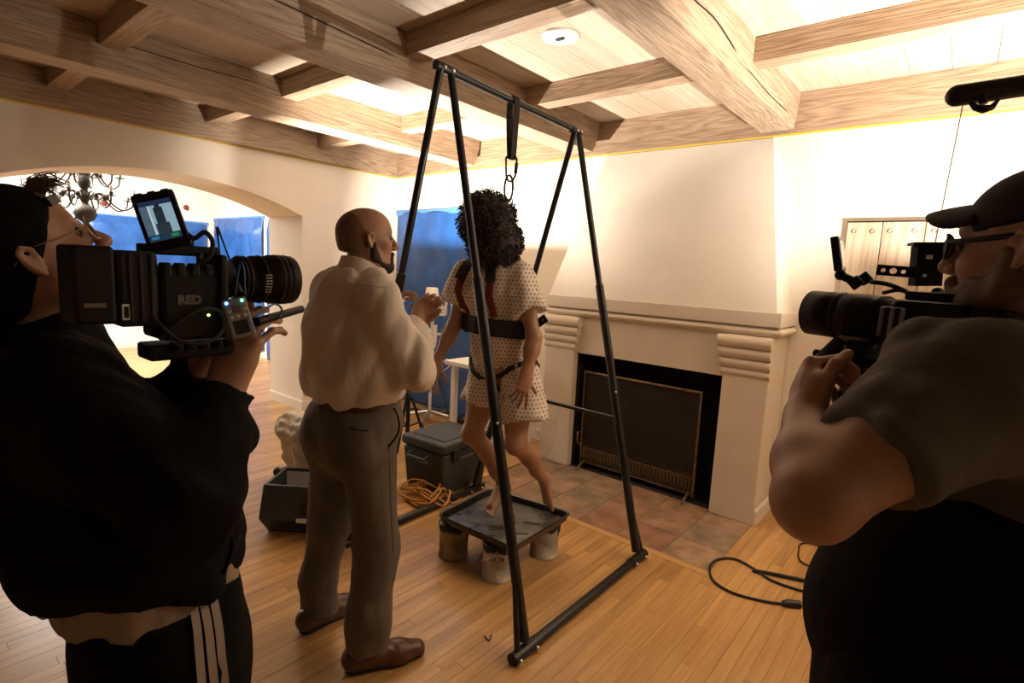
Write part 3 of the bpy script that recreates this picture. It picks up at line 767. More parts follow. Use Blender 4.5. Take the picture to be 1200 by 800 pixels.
# ------------------------------------------------------------------ man in a white shirt
def man_shirt():
    org = V(-1.80, 1.20, 0)
    hipR, hipL = V(-1.70, 1.22, .93), V(-1.885, 1.225, .93); knR, knL = V(-1.655, 1.225, .50), V(-1.945, 1.21, .50)
    anR, anL = V(-1.625, 1.165, .085), V(-1.985, 1.165, .085)
    shR, shL = V(-1.625, 1.205, 1.445), V(-1.985, 1.225, 1.445); elR, elL = V(-1.535, 1.28, 1.19), V(-2.04, 1.33, 1.19)
    haR = V(-1.675, 1.425, 1.345); haL = V(-1.745, 1.465, 1.35)
    pelv, waist, chest, neck = V(-1.795, 1.225, .97), V(-1.80, 1.22, 1.10), V(-1.805, 1.225, 1.32), V(-1.80, 1.235, 1.52)
    hc = V(-1.795, 1.26, 1.665); M = frame((.36, .93, .07))
    B = SDF(); X = V(1, -.05, 0)
    B.chain([(pelv, .135), (waist, .125), (chest, .135), (neck-V(0, 0, .09), .085)], k=.06, n=X, sc=1.25)
    B.chain([(neck-V(0, .0, .10), .072), (neck, .058), (hc-V(0, .02, .05), .055)], k=.03)
    T = head_prims(B, hc, M, 1.02)
    for h_, k_, a_ in ((hipR, knR, anR), (hipL, knL, anL)): B.chain([(h_, .085), (k_, .055), (a_, .042)], k=.04)
    for s_, e_, w_ in ((shR, elR, haR), (shL, elL, haL)): B.chain([(s_, .055), (e_, .043), (w_, .028)], k=.03)
    b1 = hand_prims(B, haR, V(-.35, .35, .85), V(.75, .6, .1), 1, [(.5, .8, .5)]*4, 1.05, thumb=(.2, .9, -.3))
    b2 = hand_prims(B, haL+V(.015, 0, .0), V(.50, .25, .8), V(-.75, .6, .2), -1, [(.4, .7, .5)]*4, 1.05, thumb=(.2, .9, -.3))
    hb = (hc-V(.15, .15, .14), hc+V(.15, .15, .15), .0042)
    P = body_object(B, [hb, b1, b2], 'skin_warm', org)
    tag(P, 'bald bearded man in white shirt and grey trousers standing with clasped hands', 'person')
    eyes(T, 1.02, P)
    # cropped hair shadow and beard
    H = SDF(); H.ell(T(0, -.018, .030), V(.0768, .0965, .0858)*1.02, M, k=.01); H.ell(T(0, -.045, -.02), V(.064, .062, .06), M, k=.03)
    H.cut(T(0, .035, .05), M@V(0, 1, .45)); H.cut(T(0, 0, -.062), M@V(0, -.25, -1))
    sdf_object('cropped_hair', 'stubble', [H.mesh(.006)], P)
    H = SDF()
    for s_ in (-1, 1):
        H.seg(T(s_*.070, .008, -.015), T(s_*.057, .008, -.055), .010, .017, k=.02); H.seg(T(s_*.056, .006, -.058), T(s_*.020, .068, -.102), .022, .022, k=.02)
    H.ell(T(0, .072, -.103), V(.030, .026, .024), M, k=.02); H.seg(T(-.022, .090, -.052), T(.022, .090, -.052), .006, .006, k=.008)
    for s_ in (-1, 1): H.seg(T(s_*.024, .088, -.052), T(s_*.024, .080, -.095), .007, .012, k=.01)
    sdf_object('beard', 'hair_dark', [H.mesh(.005)], P)
    # trousers
    S = SDF()
    S.chain([(V(-1.795, 1.215, 1.055), .135), (pelv, .145), (V(-1.79, 1.205, .88), .135)], k=.05, n=X, sc=1.25, capa=True)
    for h_, k_, a_ in ((hipR, knR, anR), (hipL, knL, anL)):
        S.chain([(h_+V(0, -.01, 0), .110), (k_, .080), (a_+V(0, .005, .14), .072), (a_+V(0, .012, .0), .070)], k=.04, capb=True)
    for s_ in (hipR, hipL): S.ell(s_+V(0, -.075, -.02), (.10, .085, .11), k=.06)
    S.disp.append(folds(.017, 26, 3, (1, 1, .40))); S.disp.append(folds(.009, 55, 5, (.6, .6, .9)))
    tr = sdf_object('trousers', 'trouser_grey', [S.mesh(.009)], P)
    tb = bvh_of(tr)
    pk = drape_px(tb, [(461, 478), (466, 490), (467, 503), (462, 514), (455, 523)], .002)
    flat_strip(bez(pk, 4), .007, .003).build('pocket_edge', 'black_cloth', tr)
    for y_ in (1.0,):
        sm = drape_px(tb, [(455, 523), (456, 545), (457, 570), (458, 600), (460, 640), (461, 680), (462, 720), (462, 750)], .0012); flat_strip(bez(sm, 3), .004, .002).build('side_seam', 'trouser_grey', tr)
        bp = drape_px(tb, [(410, 502), (420, 504), (432, 505)], .002); flat_strip(bp, .004, .003).build('back_pocket', 'black_cloth', tr)
    for x_ in (378, 402, 436):
        lp = drape_px(tb, [(x_, 474), (x_, 478), (x_+1, 482)], .008)
        if len(lp) == 3: flat_strip(lp, .014, .004).build('belt_loop', 'trouser_grey', tr)
    # belt
    W_ = SDF(); W_.seg(V(-1.795, 1.215, 1.030), V(-1.795, 1.216, 1.066), .150, .149, n=X, s=1.25, capa=True, capb=True)
    sdf_object('belt', 'leather_brown', [W_.mesh(.008)], P)
    # shirt
    S = SDF()
    S.chain([(V(-1.798, 1.215, 1.078), .148), (V(-1.80, 1.215, 1.16), .160), (V(-1.805, 1.222, 1.33), .158), (V(-1.80, 1.22, 1.425), .120)], k=.06, n=X, sc=1.30, capa=True)
    S.chain([(shL, .066), (V(-1.80, 1.22, 1.472), .075), (shR, .066)], k=.06)
    S.chain([(V(-1.80, 1.22, 1.46), .080), (neck+V(0, .004, .025), .070)], k=.03, capb=True)
    for s_, e_, w_ in ((shR, elR, haR), (shL, elL, haL)):
        m_ = (s_+e_)/2; S.chain([(s_, .070), (m_, .070), (e_, .070), (e_*.45+w_*.55, .058), (e_*.12+w_*.88, .042)], k=.035, capb=True)
    S.disp.append(folds(.022, 30, 11, (1, 1, .35))); S.disp.append(folds(.015, 64, 12, (.8, .8, .6)))
    sh = sdf_object('shirt', 'shirt_white', [S.mesh(.008)], P)
    C_ = SDF(); C_.seg(neck+V(0, -.020, -.045), neck+V(0, .004, .070), .094, .075, capa=True, capb=True); C_.cut(neck+V(0, .0, .062), V(0, .45, 1))
    sdf_object('collar', 'shirt_white', [C_.mesh(.006)], sh)
    sb_ = bvh_of(sh)
    yk = drape_px(sb_, [(372+i*9, 338-4*math.sin(i/9*3.1)) for i in range(10)], .0012); flat_strip(yk, .004, .002).build('yoke_seam', 'shirt_white', sh)
    # shoes
    for a_, d_ in ((anR, unit(V(.39, .92, 0))), (anL, unit(V(-.07, 1, 0)))):
        sd_ = np.cross(d_, UP); F_ = SDF(); g = V(a_[0], a_[1], 0)
        heel, ball, toe = g-d_*.045+UP*.045, g+d_*.125+UP*.036, g+d_*.205+UP*.030
        F_.seg(heel+UP*.012, ball, .044, .045, k=.03); F_.seg(ball, toe, .046, .034, n=sd_, s=1.05, k=.03)
        F_.seg(heel+UP*.02, g+d_*.05+UP*.075, .040, .038, k=.03); F_.cut(g+UP*.012, -UP)
        so = sdf_object('shoe', 'leather_brown', [F_.mesh(.006)], P)
        K = SDF(); K.seg(heel, ball, .047, .049, k=.03); K.seg(ball, toe, .050, .038, k=.03); K.cut(g+UP*.016, UP); K.cut(g+UP*.001, -UP)
        sdf_object('sole', 'black_rubber', [K.mesh(.005)], so)
        for q in range(3): MB().tube([g+d_*(.075+q*.018)+sd_*.022+UP*(.083-q*.006), g+d_*(.08+q*.018)+UP*(.093-q*.007), g+d_*(.075+q*.018)-sd_*.022+UP*(.083-q*.006)], .003, 5).build('lace', 'black_cloth', so)
    return P
man_shirt()

# ------------------------------------------------------------------ woman hanging in the harness
def gown_material():
    m, nt, b = nodes_of('gown_print')
    uv = add(nt, 'ShaderNodeUVMap'); uv.uv_map = 'cloth'
    sc = add(nt, 'ShaderNodeVectorMath', operation='SCALE'); sc.inputs[3].default_value = 1/.020
    nt.links.new(uv.outputs[0], sc.inputs[0])
    sp = add(nt, 'ShaderNodeSeparateXYZ'); nt.links.new(sc.outputs[0], sp.inputs[0])
    fv = add(nt, 'ShaderNodeMath', operation='FLOOR'); nt.links.new(sp.outputs[1], fv.inputs[0])
    hv = add(nt, 'ShaderNodeMath', operation='MULTIPLY_ADD'); hv.inputs[1].default_value = .5; nt.links.new(fv.outputs[0], hv.inputs[0]); nt.links.new(sp.outputs[0], hv.inputs[2])
    cb = add(nt, 'ShaderNodeCombineXYZ'); nt.links.new(hv.outputs[0], cb.inputs[0]); nt.links.new(sp.outputs[1], cb.inputs[1])
    fr = add(nt, 'ShaderNodeVectorMath', operation='FRACTION'); nt.links.new(cb.outputs[0], fr.inputs[0])
    sb = add(nt, 'ShaderNodeVectorMath', operation='SUBTRACT'); sb.inputs[1].default_value = (.5, .5, 0); nt.links.new(fr.outputs[0], sb.inputs[0])
    ln = add(nt, 'ShaderNodeVectorMath', operation='LENGTH'); nt.links.new(sb.outputs[0], ln.inputs[0])
    lt = add(nt, 'ShaderNodeMath', operation='LESS_THAN'); lt.inputs[1].default_value = .21; nt.links.new(ln.outputs[1], lt.inputs[0])
    mx = add(nt, 'ShaderNodeMix', data_type='RGBA'); nt.links.new(lt.outputs[0], mx.inputs[0])
    mx.inputs[6].default_value = (.70, .62, .54, 1); mx.inputs[7].default_value = (.16, .11, .11, 1)
    nt.links.new(mx.outputs[2], b.inputs['Base Color']); b.inputs['Roughness'].default_value = .85
    return m
gown_material()
def cloth_uv(ob, c):
    me = ob.data; uvl = me.uv_layers.new(name='cloth'); n = len(me.loops)
    vi = np.zeros(n, np.int32); me.loops.foreach_get('vertex_index', vi)
    co = np.zeros(len(me.vertices)*3, np.float32); me.vertices.foreach_get('co', co); co = co.reshape(-1, 3)+np.array(ob.matrix_world.translation if ob.parent is None else wloc(ob))
    u = co[:, 0]*.86-co[:, 1]*.5; u2 = co[:, 0]*.75+co[:, 1]*.66
    uvs = np.stack([u2, co[:, 2]], 1)[vi]; uvl.data.foreach_set('uv', uvs.astype(np.float32).ravel())
def woman():
    org = V(-1.86, 2.2, .25)
    hc = at(571, 268, 2.74); neck = V(-1.895, 2.125, 1.63)
    shR, shL = V(-2.055, 2.075, 1.535), V(-1.735, 2.140, 1.530); chest, waist, pelv = V(-1.895, 2.12, 1.44), V(-1.87, 2.145, 1.28), V(-1.86, 2.19, 1.08)
    hipR, hipL = V(-1.945, 2.19, 1.03), V(-1.775, 2.20, 1.03)
    knR, anR, toR = at(553, 508, 2.95), at(590, 566, 3.10), at_z(572, 600, .263)
    knL, anL, toL = at(605, 520, 2.83), at(637, 561, 3.03), at_z(643, 592, .263)
    elR, wrR, fiR = at(533, 380, 2.90), at(511, 424, 2.86), at(503, 452, 2.85)
    elL, wrL, fiL = at(626, 396, 2.70), at(617, 437, 2.66), at(608, 476, 2.63)
    B = SDF(); X = unit(V(.98, .2, 0))
    B.chain([(pelv, .115), (waist, .095), (chest, .100), (neck-V(0, 0, .07), .06)], k=.06, n=X, sc=1.3)
    B.chain([(neck-V(0, 0, .08), .05), (neck, .045), (hc-V(0, 0, .04), .045)], k=.03)
    M = frame((-.28, -.85, -.62)); T = head_prims(B, hc, M, .95)
    for h_, k_, a_, t_ in ((hipR, knR, anR, toR), (hipL, knL, anL, toL)):
        cf = k_*.62+a_*.38+V(.0, .028, 0)
        B.chain([(h_, .092), (h_*.5+k_*.5, .078), (k_, .052)], k=.03); B.chain([(k_, .052), (cf, .050), (k_*.25+a_*.75, .036), (a_, .030)], k=.03)
        B.ell(k_+V(0, -.016, .0), (.040, .040, .045), k=.03)
        fd = unit(t_-a_); heel = a_+V(0, .035, -.035) if a_ is anR else a_+V(-.01, .045, -.01)
        s_ = unit(np.cross(fd, UP)); bl = a_+(t_-a_)*.80
        B.seg(a_, bl, .030, .024, n=s_, s=1.25, k=.02); B.seg(heel, bl, .028, .022, k=.02)
        for i, (o_, r_) in enumerate(((-.027, .0115), (-.011, .009), (.003, .0085), (.016, .008), (.028, .0075))):
            sg = 1 if a_ is anR else -1
            B.seg(bl+s_*o_*sg*.8, t_+s_*o_*sg+fd*(.014-.006*i), r_*1.1, r_, k=.006)
    for s_, e_, w_ in ((shR, elR, wrR), (shL, elL, wrL)):
        B.chain([(s_, .048), (s_*.5+e_*.5, .042), (e_, .036)], k=.03); B.chain([(e_, .037), (e_*.65+w_*.35, .037), (w_, .024)], k=.03)
    b1 = hand_prims(B, wrR, fiR-wrR, V(-.85, .25, 0), 1, [(.25, .35, .2), (.3, .35, .25), (.35, .4, .25), (.4, .4, .3)], .98, .22, thumb=(.75, .65, -.2), thumb_curl=.2)
    b2 = hand_prims(B, wrL, fiL-wrL, V(.85, -.45, .1), -1, [(.15, .2, .2), (.3, .35, .25), (.45, .5, .3), (.5, .5, .3)], 1.0, .26, thumb=(.85, .55, -.15), thumb_curl=.15)
    fb1 = (np.minimum(anR, toR)-.06, np.maximum(anR, toR)+.06, .0042); fb2 = (np.minimum(anL, toL)-.06, np.maximum(anL, toL)+.06, .0042)
    P = body_object(B, [b1, b2, fb1, fb2, (hc-.13, hc+.13, .0045)], 'skin_tan', org)
    tag(P, 'barefoot woman in a dotted hospital gown hanging in a harness over the tray', 'person')
    eyes(T, .95, P)
    # hair: a full mass of tight curls
    H = SDF(); rs = np.random.RandomState(4)
    hb = hc+V(.012, .02, .01)
    cen = at(571, 259, 2.76); low = at(580, 284, 2.74)
    H.ell(cen, (.138, .138, .138), k=.05); H.ell(low, (.132, .12, .125), k=.05)
    sdf_core = sdf_object('hair', 'hair_dark', [H.mesh(.010)], P)
    curls = MB()
    for i in range(1500):
        v = unit(rs.normal(size=3)); c, r_ = (cen, .142) if rs.rand() < .55 else (low, .133)
        p = c+v*V(r_, r_, r_)*rs.uniform(.93, 1.0)
        t1 = unit(np.cross(v, rs.normal(size=3))); t2 = np.cross(v, t1); L_ = rs.uniform(.022, .045); q0 = rs.rand()*6.28; down = V(0, 0, -.4)
        pts = []
        for j in range(9):
            a = q0+j*.95; pts.append(p+(t1*math.cos(a)+t2*math.sin(a))*.0075+unit(v+down)*L_*(j/8-.3))
        curls.tube(pts, .0030, 4, cap=False)
    o = curls.build('curls', 'hair_dark', sdf_core); o['kind'] = 'stuff'
    # gown
    S = SDF()
    S.chain([(V(-1.895, 2.12, 1.53), .095), (chest, .115), (waist, .106), (V(-1.865, 2.165, 1.18), .112), (V(-1.86, 2.185, 1.13), .110)], k=.05, n=X, sc=1.3)
    S.chain([(shR, .062), (V(-1.895, 2.115, 1.56), .065), (shL, .062)], k=.05)
    seR = shR*.42+elR*.58+V(-.02, -.01, .02); seL = shL*.48+elL*.52+V(.012, -.0, .0)
    S.seg(shR, seR, .066, .076, k=.03, capb=True); S.seg(shL, seL, .070, .080, k=.03, capb=True)
    heR = hipR*.50+knR*.50+V(-.01, 0, 0); heL = hipL*.40+knL*.60+V(.045, .02, -.01)
    S.seg(hipR+V(-.012, 0, .03), heR, .096, .101, k=.010, capb=True); S.seg(hipL+V(.016, 0, .03), heL, .096, .114, k=.010, capb=True)
    S.disp.append(folds(.021, 38, 21, (1, 1, .35))); S.disp.append(folds(.013, 80, 22, (1, 1, .6)))
    gw = sdf_object('gown', 'gown_print', [S.mesh(.008)], P); cloth_uv(gw, waist)
    # harness worn over the gown
    gt = bvh_of(gw); bl = []
    for a in range(33):
        t = a/32*2*math.pi; bl.append(waist+X*math.cos(t)*.20+unit(V(-.2, -.98, 0))*math.sin(t)*.17+V(0, 0, .012-.012*math.cos(t)))
    bl = drape(gt, bl, .010); bl = [p*V(1, 1, 0)+V(0, 0, waist[2]+.012-.012*math.cos(i/32*2*math.pi)) for i, p in enumerate(bl)]
    hb_ = MB().ribbon(bl, (0, 0, 1), .088, .012).build('harness_belt', 'webbing_black', P)
    bl2 = [waist+(p-waist)*1.03 for p in bl]; MB().ribbon(bl2, (0, 0, 1), .034, .006).build('belt_webbing', 'webbing_black', hb_)
    fw = unit(V(-.18, -.98, 0)); gt = bvh_of(gw)
    ring = V(-1.87, 2.205, 1.80)
    for s_, sh_, mt in ((-1, shR, 'webbing_red'), (1, shL, 'webbing_red')):
        top = V(-1.895, 2.12, 1.60)+X*s_*.075
        pts = bez([ring+V(0, -.01, -.14), V(-1.89, 2.22, 1.62)+X*s_*.05, top+V(0, .03, .035), top+fw*.055+V(0, 0, .01), chest+X*s_*.095+fw*.135+V(0, 0, .03), waist+X*s_*.09+fw*.128+V(0, 0, .06)], 6)
        pts = pts[:12]+drape(gt, pts[12:], .004); MB().ribbon(pts, [tuple(X)]*len(pts), .042, .006).build('shoulder_strap', mt, P)
        pd_ = bez([top+V(0, .03, .042), top+fw*.06+V(0, 0, .022), chest+X*s_*.095+fw*.140+V(0, 0, .08)], 6)
        pd_ = drape(gt, pd_, .010); MB().ribbon(pd_, [tuple(X)]*len(pd_), .055, .010).build('shoulder_pad', 'webbing_black', P)
        lp = []
        h_, k_ = (hipR, knR) if s_ < 0 else (hipL, knL)
        for a in range(17):
            t = a/16*2*math.pi; lp.append(h_+V(0, 0, .01)+X*math.cos(t)*.14+fw*math.sin(t)*.14+V(0, 0, .095*math.cos(t)*s_))
        lp = drape(gt, lp, .004)
        sd = [tuple(np.cross(unit(lp[(i+1) % 17]-lp[i-1]), unit(lp[i]-h_))) for i in range(17)]
        MB().ribbon(lp, sd, .026, .006).build('leg_loop', 'webbing_black', P)
    tail = at(640, 372, 2.70)
    st = waist+X*.155+fw*.02
    MB().ribbon([st, st*.5+tail*.5+V(0, 0, -.015), tail], [(0, 0, 1)]*3, .042, .006).build('belt_tail', 'webbing_black', hb_)
    MB().lathe(tail-V(.02, .0, .012), [(.008, -.006), (.008, .006)], 10, axis=fw).build('eyelet', 'steel', hb_)
    for q in ((.02, .130), (.115, .105)): MB().lathe(waist+X*q[0]+fw*(q[1]+.01)+V(0, 0, .012), [(.011, 0), (.011, .012), (.005, .014)], 10, axis=fw).build('buckle', 'steel', hb_)
    rg = waist-X*.155+fw*.05+V(0, 0, -.005)
    MB().tube([rg+X*.0+fw*math.cos(a)*.028+V(0, 0, math.sin(a)*.034) for a in [i*math.pi/8 for i in range(16)]], .005, 6, closed=True).build('side_ring', 'black_metal', hb_)
    # dorsal strap up to the connector
    pts = bez([V(-1.88, 2.235, 1.58), V(-1.875, 2.24, 1.70), ring+V(0, 0, .0), ring+V(0, 0, .09)], 5)
    MB().ribbon(pts, [tuple(X)]*len(pts), .05, .014).build('dorsal_strap', 'webbing_red', P)
    MB().rbox(tuple(V(-1.905, 2.215, 1.66)), tuple(V(-1.835, 2.262, 1.80)), .012).build('dorsal_pad', 'webbing_black', P)
    return ring+V(0, 0, .09)
dorsal_top = woman()

# ------------------------------------------------------------------ generic helpers for clothed limbs
def limb(S, pts, k=.03, **kw): S.chain(pts, k=k, **kw)
def glasses_frame(T, parent, m, r=.0018, w_=.026, h_=.019, thick=None):
    b = MB()
    for s_ in (-1, 1):
        b.tube([T(s_*.033+w_*math.cos(a), .104-.012*abs(math.cos(a))*(1 if math.cos(a)*s_ > 0 else 0), .006+h_*math.sin(a)) for a in [i*math.pi/8 for i in range(16)]], r, 6, closed=True)
        b.tube([T(s_*.058, .092, .012), T(s_*.076, .05, .014), T(s_*.083, -.008, .022), T(s_*.082, -.03, .005)], thick or r, 6)
    b.tube([T(-.010, .106, .012), T(0, .110, .016), T(.010, .106, .012)], r, 6)
    g = b.build('glasses', m, parent)
    for s_ in (-1, 1):
        MB().lathe(T(s_*.033, .101, .006), [(w_*.7, 0), (w_*.7, .001)], 14, axis=T(s_*.033, .2, .006)-T(s_*.033, .1, .006)).build('lens', 'lens_clear', g)
    return g

# ------------------------------------------------------------------ camera operator on the arch side
def operator_a():
    org = V(*(at(192, 745, 1.08)[:2]), 0.0); AX = V(-1, 0, 0); FW = V(0, 1, 0)
    up_t = math.radians(33); fdir = unit(V(.06, 1, 0))*math.cos(up_t)+UP*math.sin(up_t)
    hc = at(36, 303, 1.0); M = frame(fdir)
    B = SDF()
    neck = at(18, 392, 1.05)
    spT, spM, spB = at(36, 430, 1.08), at(100, 565, 1.08), at(160, 690, 1.08)
    B.chain([(hc-UP*.05, .058), (neck, .06), (spT, .08)], k=.04); T = head_prims(B, hc, M, 1.05)
    nrm = unit(np.cross(SR, UP)*-1)
    B.chain([(spT-UP*.05, .11), (spM, .13), (spB, .125)], k=.06, n=AX, sc=1.3)
    shN, elN, wrN = at(72, 462, .95), at(218, 586, .92), at(264, 454, 1.02)
    shF, elF, wrF = at(22, 425, 1.22), at(165, 525, 1.24), at(240, 426, 1.12)
    for s_, e_, w_ in ((shN, elN, wrN), (shF, elF, wrF)): B.chain([(s_, .055), (e_, .042), (w_, .028)], k=.03)
    hipc = at(192, 745, 1.08)
    for s_ in (-1, 1):
        h_ = hipc-AX*s_*.085; kn = V(h_[0]+.03, h_[1]+.03, .50); an = V(h_[0], h_[1], .09)
        B.chain([(h_, .085), (kn, .058), (an, .042), (an+V(0, .12, -.05), .035)], k=.04)
    b1 = hand_prims(B, wrN, at(290, 386, 1.05)-wrN, V(.55, -.83, .1), -1, [(.15, .45, .3), (.3, .55, .35), (.4, .6, .4), (.5, .65, .4)], 1.12, .25, thumb=(.7, .75, -.3))
    b2 = hand_prims(B, wrF, V(.1, .35, .35), -UP, -1, [(.4, .6, .4)]*4, 1.08, .2, thumb=(.6, .7, -.3))
    P = body_object(B, [(hc-.15, hc+.155, .0042), b1, b2], 'skin_fair', org)
    tag(P, 'camera operator in black sweatshirt and backward cap filming beside the arch', 'person')
    eyes(T, 1.05, P)
    # backward cap with hair tuft
    H = SDF(); H.ell(T(0, -.016, .040), V(.086, .106, .094)*1.05, M, k=.01); H.ell(T(0, -.058, -.005), V(.080, .078, .088), M, k=.02)
    H.cut(T(0, .066, .058), M@V(0, .80, -.75)); H.cut(T(0, .0, -.055), M@V(0, .30, -1))
    H.sub(_ell(T(0, .086, .078), V(.034, .030, .026), M), .01)
    H.disp.append(folds(.003, 60, 2)); cp = sdf_object('cap', 'black_cloth', [H.mesh(.006)], P)
    MB().ribbon([T(-.05, .072, .070), T(-.025, .088, .070), T(0, .094, .070), T(.025, .088, .070), T(.05, .072, .070)], [tuple(M[:, 2])]*5, .017, .006).build('cap_strap', 'black_plastic', cp)
    rs = np.random.RandomState(3); hb = MB()
    for i in range(160):
        p = T(rs.uniform(-.03, .03), rs.uniform(.055, .085), rs.uniform(.078, .100)); d = M@unit(V(rs.normal()*.3, .55+rs.normal()*.3, .55))
        e = d*rs.uniform(.016, .034); hb.tube([p, p+e*.5+M@V(0, .004, .006), p+e+M@V(0, .012, -.008), p+e+M@V(0, .020, -.020)], [.0011, .0010, .0008, .0004], 3, cap=False)
    hb.build('hair_tuft', 'hair_brown', P)
    glasses_frame(T, P, 'gold_wire', .0014, .027, .022)
    # sweatshirt
    S = SDF()
    S.chain([(spT+UP*.0, .125), (at(80, 520, 1.08), .160), (at(124, 585, 1.08), .158), (at(160, 645, 1.08), .150), (at(175, 690, 1.08), .140)], k=.06, n=AX, sc=1.12)
    S.ell(at(162, 605, 1.08), (.155, .14, .12), k=.10)
    S.chain([(spT+UP*.02, .10), (neck-UP*.02, .080)], k=.04)
    for s_, e_, w_ in ((shN, elN, wrN), (shF, elF, wrF)):
        S.chain([(s_, .098), (s_*.5+e_*.5, .088), (e_, .078)], k=.05); S.chain([(e_, .078), (e_*.5+w_*.5, .066), (e_*.06+w_*.94, .044)], k=.03, capb=True)
    zc = V(-1.2, .27, .978); S.cut(zc, V(0, -.13, -1))
    S.disp.append(folds(.028, 24, 31)); S.disp.append(folds(.012, 60, 32))
    sw = sdf_object('sweatshirt', 'black_cloth', [S.mesh(.009)], P)
    # undershirt hem
    S = SDF(); S.chain([(at(150, 615, 1.08), .135), (at(166, 650, 1.08), .150), (at(184, 735, 1.08), .152)], k=.03, n=AX, sc=1.08); S.cut(V(-1.2, .27, .918), V(0, -.13, -1)); S.disp.append(folds(.022, 40, 33, (1, 1, .5)))
    sdf_object('undershirt', 'tan_cloth', [S.mesh(.008)], P)
    # track trousers
    S = SDF(); S.chain([(hipc+UP*.10, .125), (hipc-UP*.04, .138)], k=.04, n=AX, sc=1.1, capa=True)
    legs = []
    for s_ in (-1, 1):
        h_ = hipc-AX*s_*.085; kn = V(h_[0]+.03, h_[1]+.03, .50); an = V(h_[0], h_[1], .09); legs.append((h_, kn, an))
        S.chain([(h_, .112), (kn, .085), (an+UP*.02, .065)], k=.05, capb=True)
    S.disp.append(folds(.024, 24, 34)); tr = sdf_object('track_trousers', 'black_cloth', [S.mesh(.010)], P)
    tb = bvh_of(tr)
    for x0, x1, x2 in ((222, 231, 236), (234, 244, 250), (247, 256, 262)):
        pts = drape_px(tb, [(x0, 680), (x0+.45*(x1-x0), 705), (x1, 735), (x1*.5+x2*.5, 768), (x2, 800), (x2+2, 840), (x2+3, 880)], .003)
        flat_strip(bez(pts, 3), .013, .004).build('stripe', 'white_stripe', tr)
    for (h_, kn, an) in legs:
        F_ = SDF(); d_ = FW; g = V(an[0], an[1], 0); F_.seg(g-d_*.05+UP*.04, g+d_*.16+UP*.036, .04, .038, k=.03); F_.seg(g+UP*.05, g+d_*.03+UP*.09, .045, .04, k=.03); F_.cut(g+UP*.001, -UP)
        sdf_object('sneaker', 'black_rubber', [F_.mesh(.008)], P)
    ps = at(282, 740, 1.08)
    st = bez([at(268, 610, 1.0), at(272, 640, 1.0), at(262, 672, 1.0)], 6)
    MB().tube(st, .004, 6).build('drawcord', 'black_cloth', sw)
    return P
operator_a()

